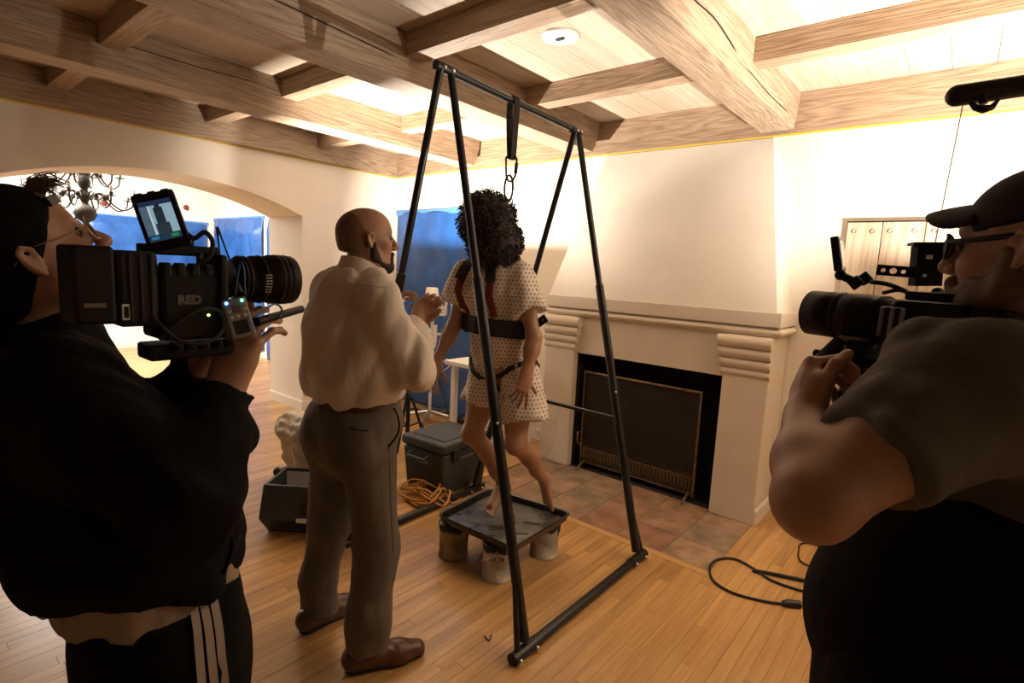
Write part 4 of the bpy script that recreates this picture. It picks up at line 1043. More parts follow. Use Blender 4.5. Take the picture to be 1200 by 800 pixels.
# ------------------------------------------------------------------ camera operator by the plank door
def operator_b():
    org = V(*(at(1078, 795, .96)[:2]), 0.0); AX = V(0, 1, 0); FW = V(-1, 0, 0)
    hc = at(1189, 292, .83)+V(.028, .077, 0); M = frame(V(-.93, .34, .02))
    B = SDF(); neck = at(1222, 405, .93)
    spT, spM, spB = at(1205, 445, .97), at(1152, 600, .97), at(1096, 735, .97)
    B.chain([(hc-UP*.05, .06), (neck, .064), (spT, .09)], k=.04); T = head_prims(B, hc, M, 1.04)
    B.chain([(spT-UP*.05, .12), (spM, .14), (spB, .13)], k=.06, n=AX, sc=1.3)
    shN, elN, wrN = at(1125, 465, .82), at(954, 588, .75), at(943, 488, .92)
    shF, elF, wrF = at(1185, 440, 1.12), at(1075, 560, 1.16), at(1012, 446, 1.14)
    B.chain([(shN, .070), (shN*.5+elN*.5, .064), (elN, .050)], k=.03); B.chain([(elN, .050), (elN*.6+wrN*.4, .049), (wrN, .033)], k=.03)
    B.chain([(shF, .065), (elF, .046), (wrF, .032)], k=.03)
    hipc = at(1078, 795, .96)
    for s_ in (-1, 1):
        h_ = hipc-AX*s_*.09; kn = V(h_[0]-.02, h_[1]-.02, .50); an = V(h_[0], h_[1], .09)
        B.chain([(h_, .09), (kn, .06), (an, .043), (an+V(-.12, 0, -.05), .035)], k=.04)
    b1 = hand_prims(B, wrN, at(945, 436, .98)-wrN, V(-.85, -.5, 0), 1, [(1.1, 1.2, .7)]*4, 1.14, .06, thumb=(.35, .9, -.35))
    b2 = hand_prims(B, wrF, at(976, 408, 1.12)-wrF, V(-.9, .1, .3), -1, [(.8, 1.0, .6)]*4, 1.08, .1, thumb=(.4, .85, -.4))
    P = body_object(B, [(hc-.155, hc+.155, .0042), b1, b2], 'skin_fair', org)
    tag(P, 'bearded camera operator in grey tee, dark cap and glasses beside the plank door', 'person')
    eyes(T, 1.04, P)
    # baseball cap
    H = SDF(); H.ell(T(0, -.014, .046), V(.086, .105, .086)*1.04, M, k=.01); H.cut(T(0, .0, .040), M@V(0, -.25, -1)); H.disp.append(folds(.002, 50, 2))
    cp = sdf_object('cap', 'cap_cloth', [H.mesh(.006)], P)
    br = SDF(); br.ell(T(0, .080, .068), V(.080, .072, .010)*1.03, frame(M[:, 1]-M[:, 2]*.10, M[:, 2]), k=.02); br.cut(T(0, .06, .05), -M[:, 1])
    def bend(P_):
        q = (P_-V(*T(0, .1, .05)).astype(np.float32))@M[:, 0].astype(np.float32); return 0*q
    vq = br.mesh(.005); v, q = vq; xx = (v-T(0, .1, .05))@M[:, 0]; v = v-np.outer((xx**2)*5.5, M[:, 2])
    sdf_object('brim', 'cap_cloth', [(v, q)], cp)
    # beard and side hair
    H = SDF()
    for s_ in (-1, 1):
        H.seg(T(s_*.072, .006, -.005), T(s_*.060, .008, -.055), .012, .019, k=.02); H.seg(T(s_*.058, .006, -.058), T(s_*.020, .070, -.104), .026, .027, k=.02)
        H.seg(T(s_*.026, .090, -.050), T(s_*.026, .080, -.095), .009, .014, k=.01); H.seg(T(s_*.045, .045, -.058), T(s_*.02, .078, -.09), .022, .018, k=.02)
    H.ell(T(0, .074, -.108), V(.034, .030, .028), M, k=.02); H.seg(T(-.024, .091, -.051), T(.024, .091, -.051), .007, .007, k=.008)
    H.disp.append(folds(.003, 220, 8)); sdf_object('beard', 'hair_brown', [H.mesh(.005)], P)
    H = SDF(); H.ell(T(0, -.045, .0), V(.078, .064, .07), M, k=.02); H.cut(T(0, -.022, 0), M@V(0, 1, -.2)); H.disp.append(folds(.002, 220, 8)); sdf_object('hair', 'hair_dark', [H.mesh(.006)], P)
    glasses_frame(T, P, 'black_plastic', .0032, .025, .019, .0045)
    # t-shirt
    S = SDF()
    S.chain([(spT, .135), (at(1175, 530, .96), .175), (spM, .168), (spB, .158), (at(1092, 765, .97), .150)], k=.06, n=AX, sc=1.15, capb=True)
    S.chain([(spT+UP*.03, .10), (neck-UP*.01, .085)], k=.04, capb=True)
    S.chain([(shN, .105), (spT+UP*.02, .11), (shF, .10)], k=.06)
    seN = shN*.42+elN*.58; S.chain([(shN, .108), (seN, .073)], k=.04, capb=True)
    S.chain([(shF, .10), (shF*.45+elF*.55, .085)], k=.04, capb=True)
    S.disp.append(folds(.022, 26, 41)); S.disp.append(folds(.010, 70, 42))
    sdf_object('t_shirt', 'grey_tee', [S.mesh(.009)], P)
    S = SDF(); S.chain([(hipc+UP*.09, .155), (hipc-UP*.02, .155)], k=.04, n=AX, sc=1.15, capa=True)
    for s_ in (-1, 1):
        h_ = hipc-AX*s_*.09; kn = V(h_[0]-.02, h_[1]-.02, .50); an = V(h_[0], h_[1], .09)
        S.chain([(h_, .138), (kn, .10), (an+UP*.01, .075)], k=.05, capb=True)
        F_ = SDF(); d_ = FW; g = V(an[0], an[1], 0); F_.seg(g-d_*.05+UP*.04, g+d_*.17+UP*.037, .042, .040, k=.03); F_.seg(g+UP*.05, g+d_*.03+UP*.09, .046, .04, k=.03); F_.cut(g+UP*.001, -UP)
        sdf_object('boot', 'black_rubber', [F_.mesh(.008)], P)
    S.disp.append(folds(.02, 24, 44)); sdf_object('trousers', 'black_cloth', [S.mesh(.010)], P)
    return dict(T=T, spT=spT, spM=spM, spB=spB, shN=shN, shF=shF, hipc=hipc, neck=neck, P=P)
opb = operator_b()

# ------------------------------------------------------------------ crew member in a white coverall, sitting behind
def sitter():
    bx, by = -3.08, 2.18
    pelv, chest, neck = V(bx, by, .17), V(bx-.02, by-.02, .50), V(bx-.05, by-.04, .68); hc = V(bx-.07, by-.06, .79)
    B = SDF(); fw = unit(V(-.75, -.66, 0)); rt = np.cross(fw, UP); M = frame(fw-UP*.4)
    B.chain([(pelv, .12), (chest, .12), (neck, .055), (hc, .05)], k=.05); T = head_prims(B, hc, M, 1.0)
    kR, aR = at(342, 500, 3.72), at(352, 545, 3.95); kL, aL = at(362, 505, 3.50), at(366, 550, 3.65)
    aR[2] = .09; aL[2] = .09
    hR, hL = pelv+rt*-.10, pelv+rt*.10
    for h_, k_, a_ in ((hR, kR, aR), (hL, kL, aL)): B.chain([(h_, .085), (k_, .055), (a_, .04), (a_+fw*.14-UP*.05, .032)], k=.03)
    wr = [at(372, 545, 3.62), at(392, 540, 3.50)]
    for s_, w_ in ((-1, wr[0]), (1, wr[1])):
        sh = chest+UP*.12+rt*s_*.18; el = (sh+w_)/2+rt*s_*.04-UP*.05; B.chain([(sh, .05), (el, .04), (w_, .028)], k=.03)
    b1 = hand_prims(B, wr[0], unit(fw*.5-UP*.8), -rt, 1, [(.4, .5, .4)]*4)
    b2 = hand_prims(B, wr[1], unit(fw*.5-UP*.8), rt, -1, [(.4, .5, .4)]*4)
    P = body_object(B, [(hc-.15, hc+.15, .006), b1, b2], 'skin_fair', (bx, by, 0), .012)
    tag(P, 'person in a white coverall sitting low beside the open dark box', 'person')
    eyes(T, 1, P)
    S = SDF(); S.chain([(pelv-UP*.03, .15), (pelv+UP*.05, .155), (chest, .15), (neck-UP*.02, .075)], k=.05, capb=True)
    for h_, k_, a_ in ((hR, kR, aR), (hL, kL, aL)): S.chain([(h_, .115), (k_, .088), (k_*.4+a_*.6, .082), (a_, .074)], k=.04, capb=True)
    for s_, w_ in ((-1, wr[0]), (1, wr[1])):
        sh = chest+UP*.12+rt*s_*.18; el = (sh+w_)/2+rt*s_*.04-UP*.05; S.chain([(sh, .08), (el, .07), (el*.1+w_*.9, .05)], k=.04, capb=True)
    S.cut(V(bx, by, .004), -UP)
    S.disp.append(folds(.035, 30, 51)); S.disp.append(folds(.018, 70, 52)); sdf_object('coverall', 'white_coverall', [S.mesh(.010)], P)
    H = SDF(); H.ell(T(0, -.02, .035), (.082, .10, .09), M, k=.01); H.cut(T(0, .05, .03), M@V(0, .9, -.3)); H.cut(T(0, 0, -.05), -M[:, 2]); sdf_object('hair', 'hair_brown', [H.mesh(.008)], P)
    for a_ in (aR, aL):
        F_ = SDF(); g = V(a_[0], a_[1], 0); F_.seg(g-fw*.04+UP*.038, g+fw*.16+UP*.034, .038, .036, k=.03); F_.cut(g+UP*.001, -UP); sdf_object('boot', 'black_rubber', [F_.mesh(.009)], P)
sitter()
# ================================================================== props
mat('tube_black', (.013, .013, .014), .32, metal=.2, var=.3, scale=25)
mat('tray_black', (.018, .017, .016), .30, var=.3, scale=20, bump=.15, bscale=40)
mat('wet_film', (.085, .082, .075), .22, var=.85, scale=7, bump=.1, bscale=30)
mat('can_paint', (.44, .40, .35), .5, var=.5, scale=16, bump=.1)
mat('can_metal', (.22, .19, .15), .4, metal=.6, var=.4, scale=18)
mat('can_ochre', (.24, .20, .10), .5, var=.45, scale=16)
mat('cooler_grey', (.040, .045, .042), .5, var=.15, bump=.08, bscale=60)
mat('cooler_trim', (.20, .20, .185), .5, var=.1)
mat('box_slate', (.030, .042, .050), .45, var=.2)
mat('cord_yellow', (.55, .27, .045), .5, var=.15)
mat('grip_rubber', (.02, .02, .02), .8, var=.2)
mat('camera_black', (.004, .004, .0045), .5, spec=.25, var=.25, scale=30, bump=.05, bscale=120)
mat('camera_grey', (.012, .012, .013), .5, spec=.3, var=.2, scale=30)
mat('device_grey', (.22, .23, .25), .45, var=.1)
mat('label_white', (.62, .60, .56), .5, var=.05)
mat('logo_grey', (.13, .115, .10), .5, var=.05)
mat('led_blue', (.05, .15, .9), .4, emit=(.08, .28, 1.0, 14))
mat('led_green', (.05, .8, .3), .4, emit=(.10, 1.0, .40, 8))
mat('led_lime', (.4, .9, .1), .4, emit=(.45, 1.0, .10, 8))
mat('cable_blue', (.05, .12, .30), .5)
mat('antenna_red', (.20, .03, .02), .5)
mat('thread', (.45, .33, .20), .6)
mat('lamp_shade_white', (.80, .78, .73), .5, var=.03)
def screen_mat():
    m, nt, b = nodes_of('monitor_screen')
    tc = add(nt, 'ShaderNodeTexCoord'); sx = add(nt, 'ShaderNodeSeparateXYZ'); nt.links.new(tc.outputs['UV'], sx.inputs[0])
    def band(src, lo, hi):
        a = add(nt, 'ShaderNodeMath', operation='GREATER_THAN'); a.inputs[1].default_value = lo; nt.links.new(src, a.inputs[0])
        c = add(nt, 'ShaderNodeMath', operation='LESS_THAN'); c.inputs[1].default_value = hi; nt.links.new(src, c.inputs[0])
        d = add(nt, 'ShaderNodeMath', operation='MULTIPLY'); nt.links.new(a.outputs[0], d.inputs[0]); nt.links.new(c.outputs[0], d.inputs[1]); return d.outputs[0]
    def mul(a, b_):
        d = add(nt, 'ShaderNodeMath', operation='MULTIPLY'); nt.links.new(a, d.inputs[0]); nt.links.new(b_, d.inputs[1]); return d.outputs[0]
    def over(c, mask, rgb):
        x = add(nt, 'ShaderNodeMix', data_type='RGBA'); nt.links.new(mask, x.inputs[0]); nt.links.new(c, x.inputs[6]); x.inputs[7].default_value = rgb+(1,); return x.outputs[2]
    base = add(nt, 'ShaderNodeRGB'); base.outputs[0].default_value = (.22, .33, .38, 1)
    u, v = sx.outputs[0], sx.outputs[1]
    nz = add(nt, 'ShaderNodeTexNoise'); nz.inputs['Scale'].default_value = 3; nt.links.new(tc.outputs['UV'], nz.inputs['Vector'])
    c = over(base.outputs[0], band(u, 0, .24), (.06, .10, .13)); c = over(c, band(u, .24, .29), (.42, .52, .56))
    c = over(c, mul(band(u, .40, .68), band(v, .16, .82)), (.012, .022, .03)); c = over(c, mul(band(u, .46, .62), band(v, .70, .90)), (.010, .015, .02))
    c = over(c, mul(band(u, .33, .76), band(v, .16, .42)), (.02, .03, .04))
    c = over(c, band(v, .88, 1.0), (.01, .02, .05)); c = over(c, band(v, .0, .16), (.01, .03, .05))
    c = over(c, mul(band(u, .68, .92), band(v, .05, .12)), (.02, .20, .05)); c = over(c, mul(band(u, .08, .30), band(v, .05, .12)), (.03, .14, .30))
    b.inputs['Base Color'].default_value = (.01, .01, .01, 1); b.inputs['Roughness'].default_value = .2
    nt.links.new(c, b.inputs['Emission Color']); b.inputs['Emission Strength'].default_value = 1.1
screen_mat()
def quad_uv(name, m, corners, parent):
    me = bpy.data.meshes.new(name); off = wloc(parent)
    me.from_pydata([tuple(V(*c)-off) for c in corners], [], [(0, 1, 2, 3)]); uv = me.uv_layers.new(name='UVMap')
    for i, c in enumerate(((0, 0), (1, 0), (1, 1), (0, 1))): uv.data[i].uv = c
    me.materials.append(MATS[m]); o = bpy.data.objects.new(name, me); COL.objects.link(o); o.parent = parent; return o
def text_mesh(name, txt, size, origin, xdir, ydir, m, parent, depth=.0006, wrap=None, bold=0.0):
    cu = bpy.data.curves.new(name, 'FONT'); cu.body = txt; cu.size = size; cu.extrude = depth; cu.offset = bold; cu.align_x = 'CENTER'; cu.align_y = 'CENTER'; cu.resolution_u = 3
    tmp = bpy.data.objects.new(name, cu); COL.objects.link(tmp); dg = bpy.context.evaluated_depsgraph_get()
    me = bpy.data.meshes.new_from_object(tmp.evaluated_get(dg)); bpy.data.objects.remove(tmp); bpy.data.curves.remove(cu)
    x, y = unit(xdir), unit(ydir); z = np.cross(x, y); off = wloc(parent)
    for v in me.vertices:
        if wrap: 
            c, r = wrap; a = v.co.x/r; p = V(*c)+np.array(x)*math.sin(a)*(r+v.co.z)+z*math.cos(a)*(r+v.co.z)+y*v.co.y
        else: p = V(*origin)+x*v.co.x+y*v.co.y+z*v.co.z
        v.co = Vector(p-off)
    me.materials.clear(); me.materials.append(MATS[m]); o = bpy.data.objects.new(name, me); COL.objects.link(o); o.parent = parent; return o

# ------------------------------------------------------------------ suspension frame
ff = thing('suspension_frame', (-1.86, 2.2, 0), 'black tubular steel frame straddling the tray, holding up the harness', 'frame')
T1, T2 = V(-1.86, 1.655, 2.437), V(-1.86, 2.775, 2.407)
FR = {('n', 1): V(-1.217, 1.66, .028), ('f', 1): V(-1.222, 2.665, .028), ('n', -1): V(-2.475, 1.66, .028), ('f', -1): V(-2.515, 2.70, .028)}
MB().tube([T1, T2], .0175, 14).build('top_bar', 'tube_black', ff)
MB().tube([T1-V(0, .015, 0), T1+V(0, .10, -.002)], .0215, 14).build('end_collar', 'tube_black', ff)
MB().tube([T2-V(0, .09, 0), T2+V(0, .01, 0)], .0210, 14).build('end_collar', 'tube_black', ff)
for t in (T1+V(0, .02, 0), T1+V(0, .07, 0), T2-V(0, .012, 0), T2-V(0, .05, 0)):
    MB().lathe(t+V(.018, 0, -.004), [(.009, 0), (.009, .008), (.004, .010)], 8, axis=(1, 0, -.2)).build('bolt', 'steel', ff)
for (e, s_), foot in FR.items():
    top = (T1+V(.0, .012 if s_ < 0 else .075, -.01)) if e == 'n' else (T2-V(0, .012 if s_ > 0 else .055, .01))
    d = foot-top; lo_ = top+d*.985; md = top+d*.40
    lg = MB().tube([top, md], .0175, 12).build('leg', 'tube_black', ff)
    MB().tube([md-d*.03, lo_], .0235, 12).build('lower_tube', 'tube_black', lg)
    MB().lathe(top+d*.62+V(.018, -.014, 0), [(.006, 0), (.006, .006), (.002, .008)], 8, axis=(.8, -.6, 0)).build('bolt', 'steel', lg)
    yb = -1 if e == 'n' else 1
    MB().tube([top+d*.86, foot+V(0, yb*.055, .01)], .0125, 8).build('brace', 'tube_black', ff)
for s_ in (-1, 1):
    a, b_ = FR[('n', s_)]-V(0, .085, .004), FR[('f', s_)]+V(0, .085, -.004)
    MB().tube([a, b_], .0235, 12).build('base_rail', 'tube_black', ff)
    for p, q in ((a, a+V(0, .16, 0)), (b_-V(0, .16, 0), b_)):
        MB().tube([p, q], .0275, 12).build('foot_sleeve', 'tube_black', ff)
        for r in (.02, .13):
            pp = p+V(0, r, 0); MB().lathe(pp+V(.026, 0, -.002), [(.010, 0), (.010, .009), (.004, .011)], 8, axis=(1, 0, 0)).build('bolt', 'steel', ff)
A2n, A2f = FR[('f', 1)], FR[('f', -1)]
def onleg(s_, z):
    top, foot = T2, FR[('f', s_)]; t = (top[2]-z)/(top[2]-foot[2]); return top+(foot-top)*t
MB().tube([onleg(1, .78)-V(0, .02, 0), onleg(-1, .78)-V(0, .02, 0)], .0125, 10).build('spreader', 'tube_black', ff)

# sling, carabiner and swivel
sl_y = at_x(602, 122, -1.86)[1]; barz = T1[2]+(T2[2]-T1[2])*(sl_y-T1[1])/(T2[1]-T1[1])
low = at_x(599, 187, -1.86)[2]
sl = thing('webbing_sling', (-1.86, sl_y, low), 'black webbing sling looped over the top bar of the frame', 'sling')
for k, ox in enumerate((-.010, .012)):
    pts = bez([(-1.86+ox*.4, sl_y-.004+k*.004, low), (-1.86-.022, sl_y-.002+k*.006, barz-.10), (-1.86-.021, sl_y, barz), (-1.86, sl_y, barz+.021), (-1.86+.021, sl_y, barz), (-1.86+.02, sl_y, barz-.1), (-1.86+.005+ox*.4, sl_y+.004, low)], 5)
    MB().ribbon(pts, [(0, 1, 0)]*len(pts), [.042 if i not in (0, len(pts)-1) else .036 for i in range(len(pts))], .004).build('strap_loop', 'webbing_black', sl)
cz0 = at_x(599, 208, -1.86)[2]
ca = thing('carabiner', (-1.86, sl_y, cz0), 'steel locking carabiner hanging from the black webbing sling', 'carabiner')
hh = (low-cz0)/2+.02; cc_ = V(-1.86, sl_y, (low+cz0)/2)
def scr(a, b_): return cc_+V(.62, .52, 0)*a/.81*1.0+UP*b_
ov = [scr(-.026, hh*.8), scr(-.015, hh), scr(.018, hh), scr(.030, hh*.75), scr(.026, -hh*.5), scr(.012, -hh), scr(-.008, -hh), scr(-.021, -hh*.6)]
cpts = []
for i in range(8): 
    for t in (0, .5): cpts.append(ov[i]*(1-t)+ov[(i+1) % 8]*t)
MB().tube(cpts, .0055, 8, closed=True).build('body', 'iron', ca)
MB().tube([scr(.0295, hh*.45), scr(.0270, -hh*.35)], .0095, 8).build('gate_sleeve', 'black_metal', ca)
rz0 = dorsal_top[2]; rc = V(-1.864, sl_y-.003, (cz0+.004+rz0)/2)
sw_ = thing('swivel_ring', (rc[0], rc[1], rz0), 'oval steel connector ring joining the carabiner and harness strap', 'ring')
h2 = (cz0-rz0)/2+.012
def sc2(a, b_): return rc+V(.75, .62, 0)*a+UP*b_
MB().tube([sc2(.022*math.cos(a), h2*.25+h2*.72*math.sin(a)) for a in [i*math.pi/8 for i in range(16)]], .006, 8, closed=True).build('ring', 'iron', sw_)
MB().tube([sc2(-.024, -h2*.35), sc2(-.024, -h2*.95), sc2(.024, -h2*.95), sc2(.024, -h2*.35)], .0055, 8, closed=True).build('buckle', 'steel', sw_)

# ------------------------------------------------------------------ tray on three cans
tz = .232; tc_ = [at_z(511, 601, .25), at_z(574, 570, .25), at_z(671, 599, .25), at_z(602, 640, .25)]
tcen = sum(tc_)/4
def tray_ring(sc, z): 
    out = []
    for i in range(4):
        p, q, r = tc_[i], tc_[i-1], tc_[(i+1) % 4]
        for k in range(5):
            t = k/4; a = p+unit(q-p)*.05; c = p+unit(r-p)*.05
            e = a*(1-t)**2+p*2*t*(1-t)+c*t*t; e = tcen+(e-tcen)*sc; out.append((e[0], e[1], z))
    return out
tr_ = thing('metal_tray', (tcen[0], tcen[1], .21), 'black metal tray with raised rim and wet smears balanced on paint cans', 'tray')
rings = [tray_ring(.10, tz-.022), tray_ring(.93, tz-.022), tray_ring(.965, tz+.010), tray_ring(1.0, tz+.014), tray_ring(1.005, tz+.006), tray_ring(.985, tz+.002), tray_ring(.955, tz-.028), tray_ring(.10, tz-.028)]
vs_ = [p for r in rings for p in r]; n_ = 20; fs_ = []
for i in range(len(rings)-1):
    for k in range(n_): fs_.append((i*n_+k, i*n_+(k+1) % n_, (i+1)*n_+(k+1) % n_, (i+1)*n_+k))
fs_ += [tuple(range(n_))[::-1], tuple(range(7*n_, 8*n_))]
MB().addm(vs_, fs_).build('pan', 'tray_black', tr_)
fm = tray_ring(.90, tz-.0205); MB().addm(fm+[(p[0], p[1], tz-.0217) for p in fm], [tuple(range(20))]+[(k, 20+k, 20+(k+1) % 20, (k+1) % 20) for k in range(20)]).build('wet_film', 'wet_film', tr_)
rs = np.random.RandomState(12)
def smear(px, py, L, W_, ang, nm='paint_smear'):
    c = at_z(px, py, tz-.02); pts = []
    for k in range(14):
        a = 2*math.pi*k/14; r = 1+rs.uniform(-.25, .25); x_, y_ = L*math.cos(a)*r, W_*math.sin(a)*r
        pts.append((c[0]+x_*math.cos(ang)-y_*math.sin(ang), c[1]+x_*math.sin(ang)+y_*math.cos(ang)))
    MB().addm([(p[0], p[1], tz-.0185) for p in pts]+[(p[0], p[1], tz-.0207) for p in pts], [tuple(range(14))]+[(k, 14+k, 14+(k+1) % 14, (k+1) % 14) for k in range(14)]).build(nm, 'black_rubber', tr_)
for a in ((588, 618, .07, .03, .9), (556, 613, .04, .008, .2), (624, 613, .04, .012, .5), (600, 606, .03, .02, 1.4), (640, 600, .035, .016, .2), (575, 627, .03, .01, 1.0), (612, 625, .03, .008, .7)): smear(*a)
def paint_can(x, y, label, body, rot, text=None):
    r, h_ = .083, .196
    c = thing('paint_can', (x, y, 0), label, 'paint can', 'cans under the tray'); random.seed(3)
    MB().lathe((x, y, 0), [(r-.004, .002), (r, .0), (r, .006), (r-.003, .009), (r-.003, h_-.012), (r+.001, h_-.008), (r+.001, h_), (r-.010, h_), (r-.012, h_-.006), (.01, h_-.006)], 28).build('body', body, c)
    MB().lathe((x, y, h_-.006), [(r-.014, 0), (r-.014, .006), (r-.022, .006), (r-.024, .002), (.01, .002)], 24).build('lid', 'can_metal', c)
    a0 = rot; ea = V(math.cos(a0), math.sin(a0), 0)
    for s_ in (-1, 1): MB().lathe((x+ea[0]*s_*(r-.002), y+ea[1]*s_*(r-.002), .165), [(.012, 0), (.012, .004), (.005, .007)], 10, axis=ea*s_).build('bail_ear', 'can_metal', c)
    perp = V(-ea[1], ea[0], 0)*(-1 if (-ea[1]*.63-ea[0]*.76) < 0 else 1)
    perp = V(-ea[1], ea[0], 0); perp = perp if np.dot(perp, V(.63, -.76, 0)) < 0 else -perp
    pts = [V(x, y, .165)+ea*(r+.006)*math.cos(t)+perp*(r+.012)*math.sin(t)-UP*.075*math.sin(t) for t in [i*math.pi/12 for i in range(13)]]
    MB().tube(pts, .0022, 5).build('bail_handle', 'steel', c)
    dr_ = random.Random(int(abs(x)*1000))
    ring_v = []; ring_f = []; nn = 36
    for k in range(nn):
        t = 2*math.pi*k/nn; c0, s0 = math.cos(t), math.sin(t); zl = h_-.022-.012*abs(math.sin(t*2.3+x*9))-.010*abs(math.sin(t*5.1))
        ring_v += [(x+c0*(r+.0005), y+s0*(r+.0005), zl), (x+c0*(r+.0022), y+s0*(r+.0022), h_+.0008), (x+c0*(r-.012), y+s0*(r-.012), h_+.0012)]
    for k in range(nn):
        a_, b_ = k*3, ((k+1) % nn)*3; ring_f += [(a_, b_, b_+1, a_+1), (a_+1, b_+1, b_+2, a_+2)]
    MB().addm(ring_v, ring_f, True).build('paint_spill', 'tray_black', c)
    for k in range(9):
        t = dr_.uniform(.2, 3.6); L_ = dr_.uniform(.02, .09); q = V(math.cos(t), math.sin(t), 0)*(r-.0005); w2 = dr_.uniform(.004, .010)
        MB().tube([V(x, y, h_-.012)+q, V(x, y, h_-.012-L_*.6)+q, V(x, y, h_-.012-L_)+q*.985], [w2, w2*.7, w2*.5], 6).build('paint_drip', 'tray_black', c)
    if text:
        dv = unit(V(.63, -.76, 0)); xd = np.cross(UP, dv)
        text_mesh('label_lettering', text, .030, (x, y, .125), xd, UP, 'black_rubber', c, .0004, wrap=((x, y, .128), r-.0028), bold=.0008)
    return c
paint_can(-2.005, 2.005, 'ochre stained paint can under the tray, nearest the coiled yellow cord', 'can_ochre', .3)
paint_can(-1.692, 2.02, 'whitish smeared paint can with black lettering under the tray', 'can_paint', 2.2, 'ULTR')
paint_can(-1.655, 2.375, 'plain pale paint can under the tray, nearest the tile hearth', 'can_paint', .5)

# ------------------------------------------------------------------ cooler
cp0 = at_z(490, 578, 0); co_c = V(-2.78, 2.66, 0)
co = thing('cooler', tuple(co_c), 'dark grey hard cooler with moulded lid beside the coiled yellow cord', 'cooler')
ang = math.radians(4); Mc = Matrix.Translation(Vector(co_c)) @ Matrix.Rotation(ang, 4, 'Z')
bx_ = MB(); lw, ld, lh = .205, .24, .31
fr_b = [(-lw*.90, -ld*.90, 0), (lw*.90, -ld*.90, 0), (lw*.90, ld*.90, 0), (-lw*.90, ld*.90, 0), (-lw, -ld, lh), (lw, -ld, lh), (lw, ld, lh), (-lw, ld, lh)]
bx_.addm([Mc @ Vector(p) for p in fr_b], [(0, 3, 2, 1), (4, 5, 6, 7), (0, 1, 5, 4), (1, 2, 6, 5), (2, 3, 7, 6), (3, 0, 4, 7)])
bo = bx_.build('body', 'cooler_grey', co); m_ = bo.modifiers.new('round', 'BEVEL'); m_.width = .03; m_.segments = 3
ld_o = MB().rbox((-lw-.008, -ld-.008, lh+.004), (lw+.008, ld+.008, lh+.075), .022, Mc, 3).build('lid', 'cooler_grey', co)
MB().rbox((-lw*.75, -ld*.75, lh+.072), (lw*.75, ld*.75, lh+.082), .006, Mc).build('lid_panel', 'cooler_grey', ld_o)
for s_ in (-1, 1):
    MB().rbox((lw*.95, s_*ld*.55-.03, lh-.07), (lw+.02, s_*ld*.55+.03, lh+.03), .008, Mc).build('latch', 'black_rubber', co)
hp = [(lw*.3, -ld-.005, lh-.03), (lw*.3, -ld-.045, lh-.05), (-lw*.5, -ld-.045, lh-.05), (-lw*.5, -ld-.005, lh-.03)]
MB().tube([Mc @ Vector(p) for p in hp], .011, 8).build('handle', 'cooler_grey', co)
MB().box((-.05, -ld*.985-.006, lh-.095), (.05, -ld*.96-.004, lh-.075), Mc).build('badge', 'cooler_trim', co)
MB().box((lw*.965, -.07, lh-.06), (lw+.004, .07, lh-.045), Mc).build('badge', 'cooler_trim', co)

# yellow extension cord
rs = np.random.RandomState(5); cpt = at_z(500, 584, 0); pts = []
for i in range(60):
    a = i*.98; r = .12+.055*math.sin(i*1.7)+rs.uniform(-.02, .02)
    pts.append((cpt[0]+math.cos(a)*r*1.15+.03*math.sin(i*.21), cpt[1]+math.sin(a)*r*.85+.02*math.cos(i*.33), .012+.07*abs(math.sin(i*.83))*(i % 5 > 1)+.02*(i/60)))
e1 = [at_z(530, 590, .012), at_z(548, 572, .014), at_z(566, 547, .012), at_z(580, 535, .012)]
yc_ = MB().tube(bez(pts+[tuple(p) for p in e1], 5), .0072, 6)
tag(yc_.build('extension_cord', 'cord_yellow', None, (cpt[0], cpt[1], 0)), 'loose coil of yellow extension cord on the floor by the cooler', 'cord')

# ------------------------------------------------------------------ slate open box near the arch
bc = at_z(358, 622, 0)+V(-.05, .07, 0)
sb = thing('storage_box', tuple(bc), 'open slate plastic box with a white handle on the floor by the coverall', 'box')
Mb = Matrix.Translation(Vector(bc)) @ Matrix.Rotation(math.radians(38), 4, 'Z')
w0, d0, h0, th = .24, .17, .29, .012
prof = [(-d0*.72, 0), (-d0*.72, 0), (-d0, .07), (-d0, h0)]
out = [(-w0*.9, -d0*.62, 0), (w0*.9, -d0*.62, 0), (w0*.9, d0*.62, 0), (-w0*.9, d0*.62, 0), (-w0, -d0, .10), (w0, -d0, .10), (w0, d0, .10), (-w0, d0, .10), (-w0*.95, -d0*.78, h0), (w0*.95, -d0*.78, h0), (w0*.95, d0*.9, h0), (-w0*.95, d0*.9, h0)]
inn = [(p[0]*.93, p[1]*.88, p[2]+(.014 if p[2] == 0 else 0)) for p in out]
vs_ = [Mb @ Vector(p) for p in out+inn]; fs_ = [(0, 3, 2, 1)]
for a, b_ in ((0, 4), (4, 8)):
    for k in range(4): fs_.append((a+k, a+(k+1) % 4, b_+(k+1) % 4, b_+k)); fs_.append((12+a+(k+1) % 4, 12+a+k, 12+b_+k, 12+b_+(k+1) % 4))
fs_ += [(12, 13, 14, 15)]+[(8+k, 8+(k+1) % 4, 20+(k+1) % 4, 20+k) for k in range(4)]
MB().addm(vs_, fs_).build('tub', 'box_slate', sb)
MB().box((-w0*.90, -d0*.70, .02), (w0*.90, d0*.84, .03), Mb).box((-w0*.90, d0*.80, .03), (w0*.90, d0*.835, h0-.006), Mb).build('liner', 'white_plastic', sb)
MB().rbox((-.02, -d0-.014, .095), (.18, -d0+.004, .118), .004, Mb).build('handle', 'white_plastic', sb)
MB().rbox((-.01, -d0*.94-.006, .13), (.15, -d0*.86, .21), .01, Mb).build('recess', 'black_rubber', sb)

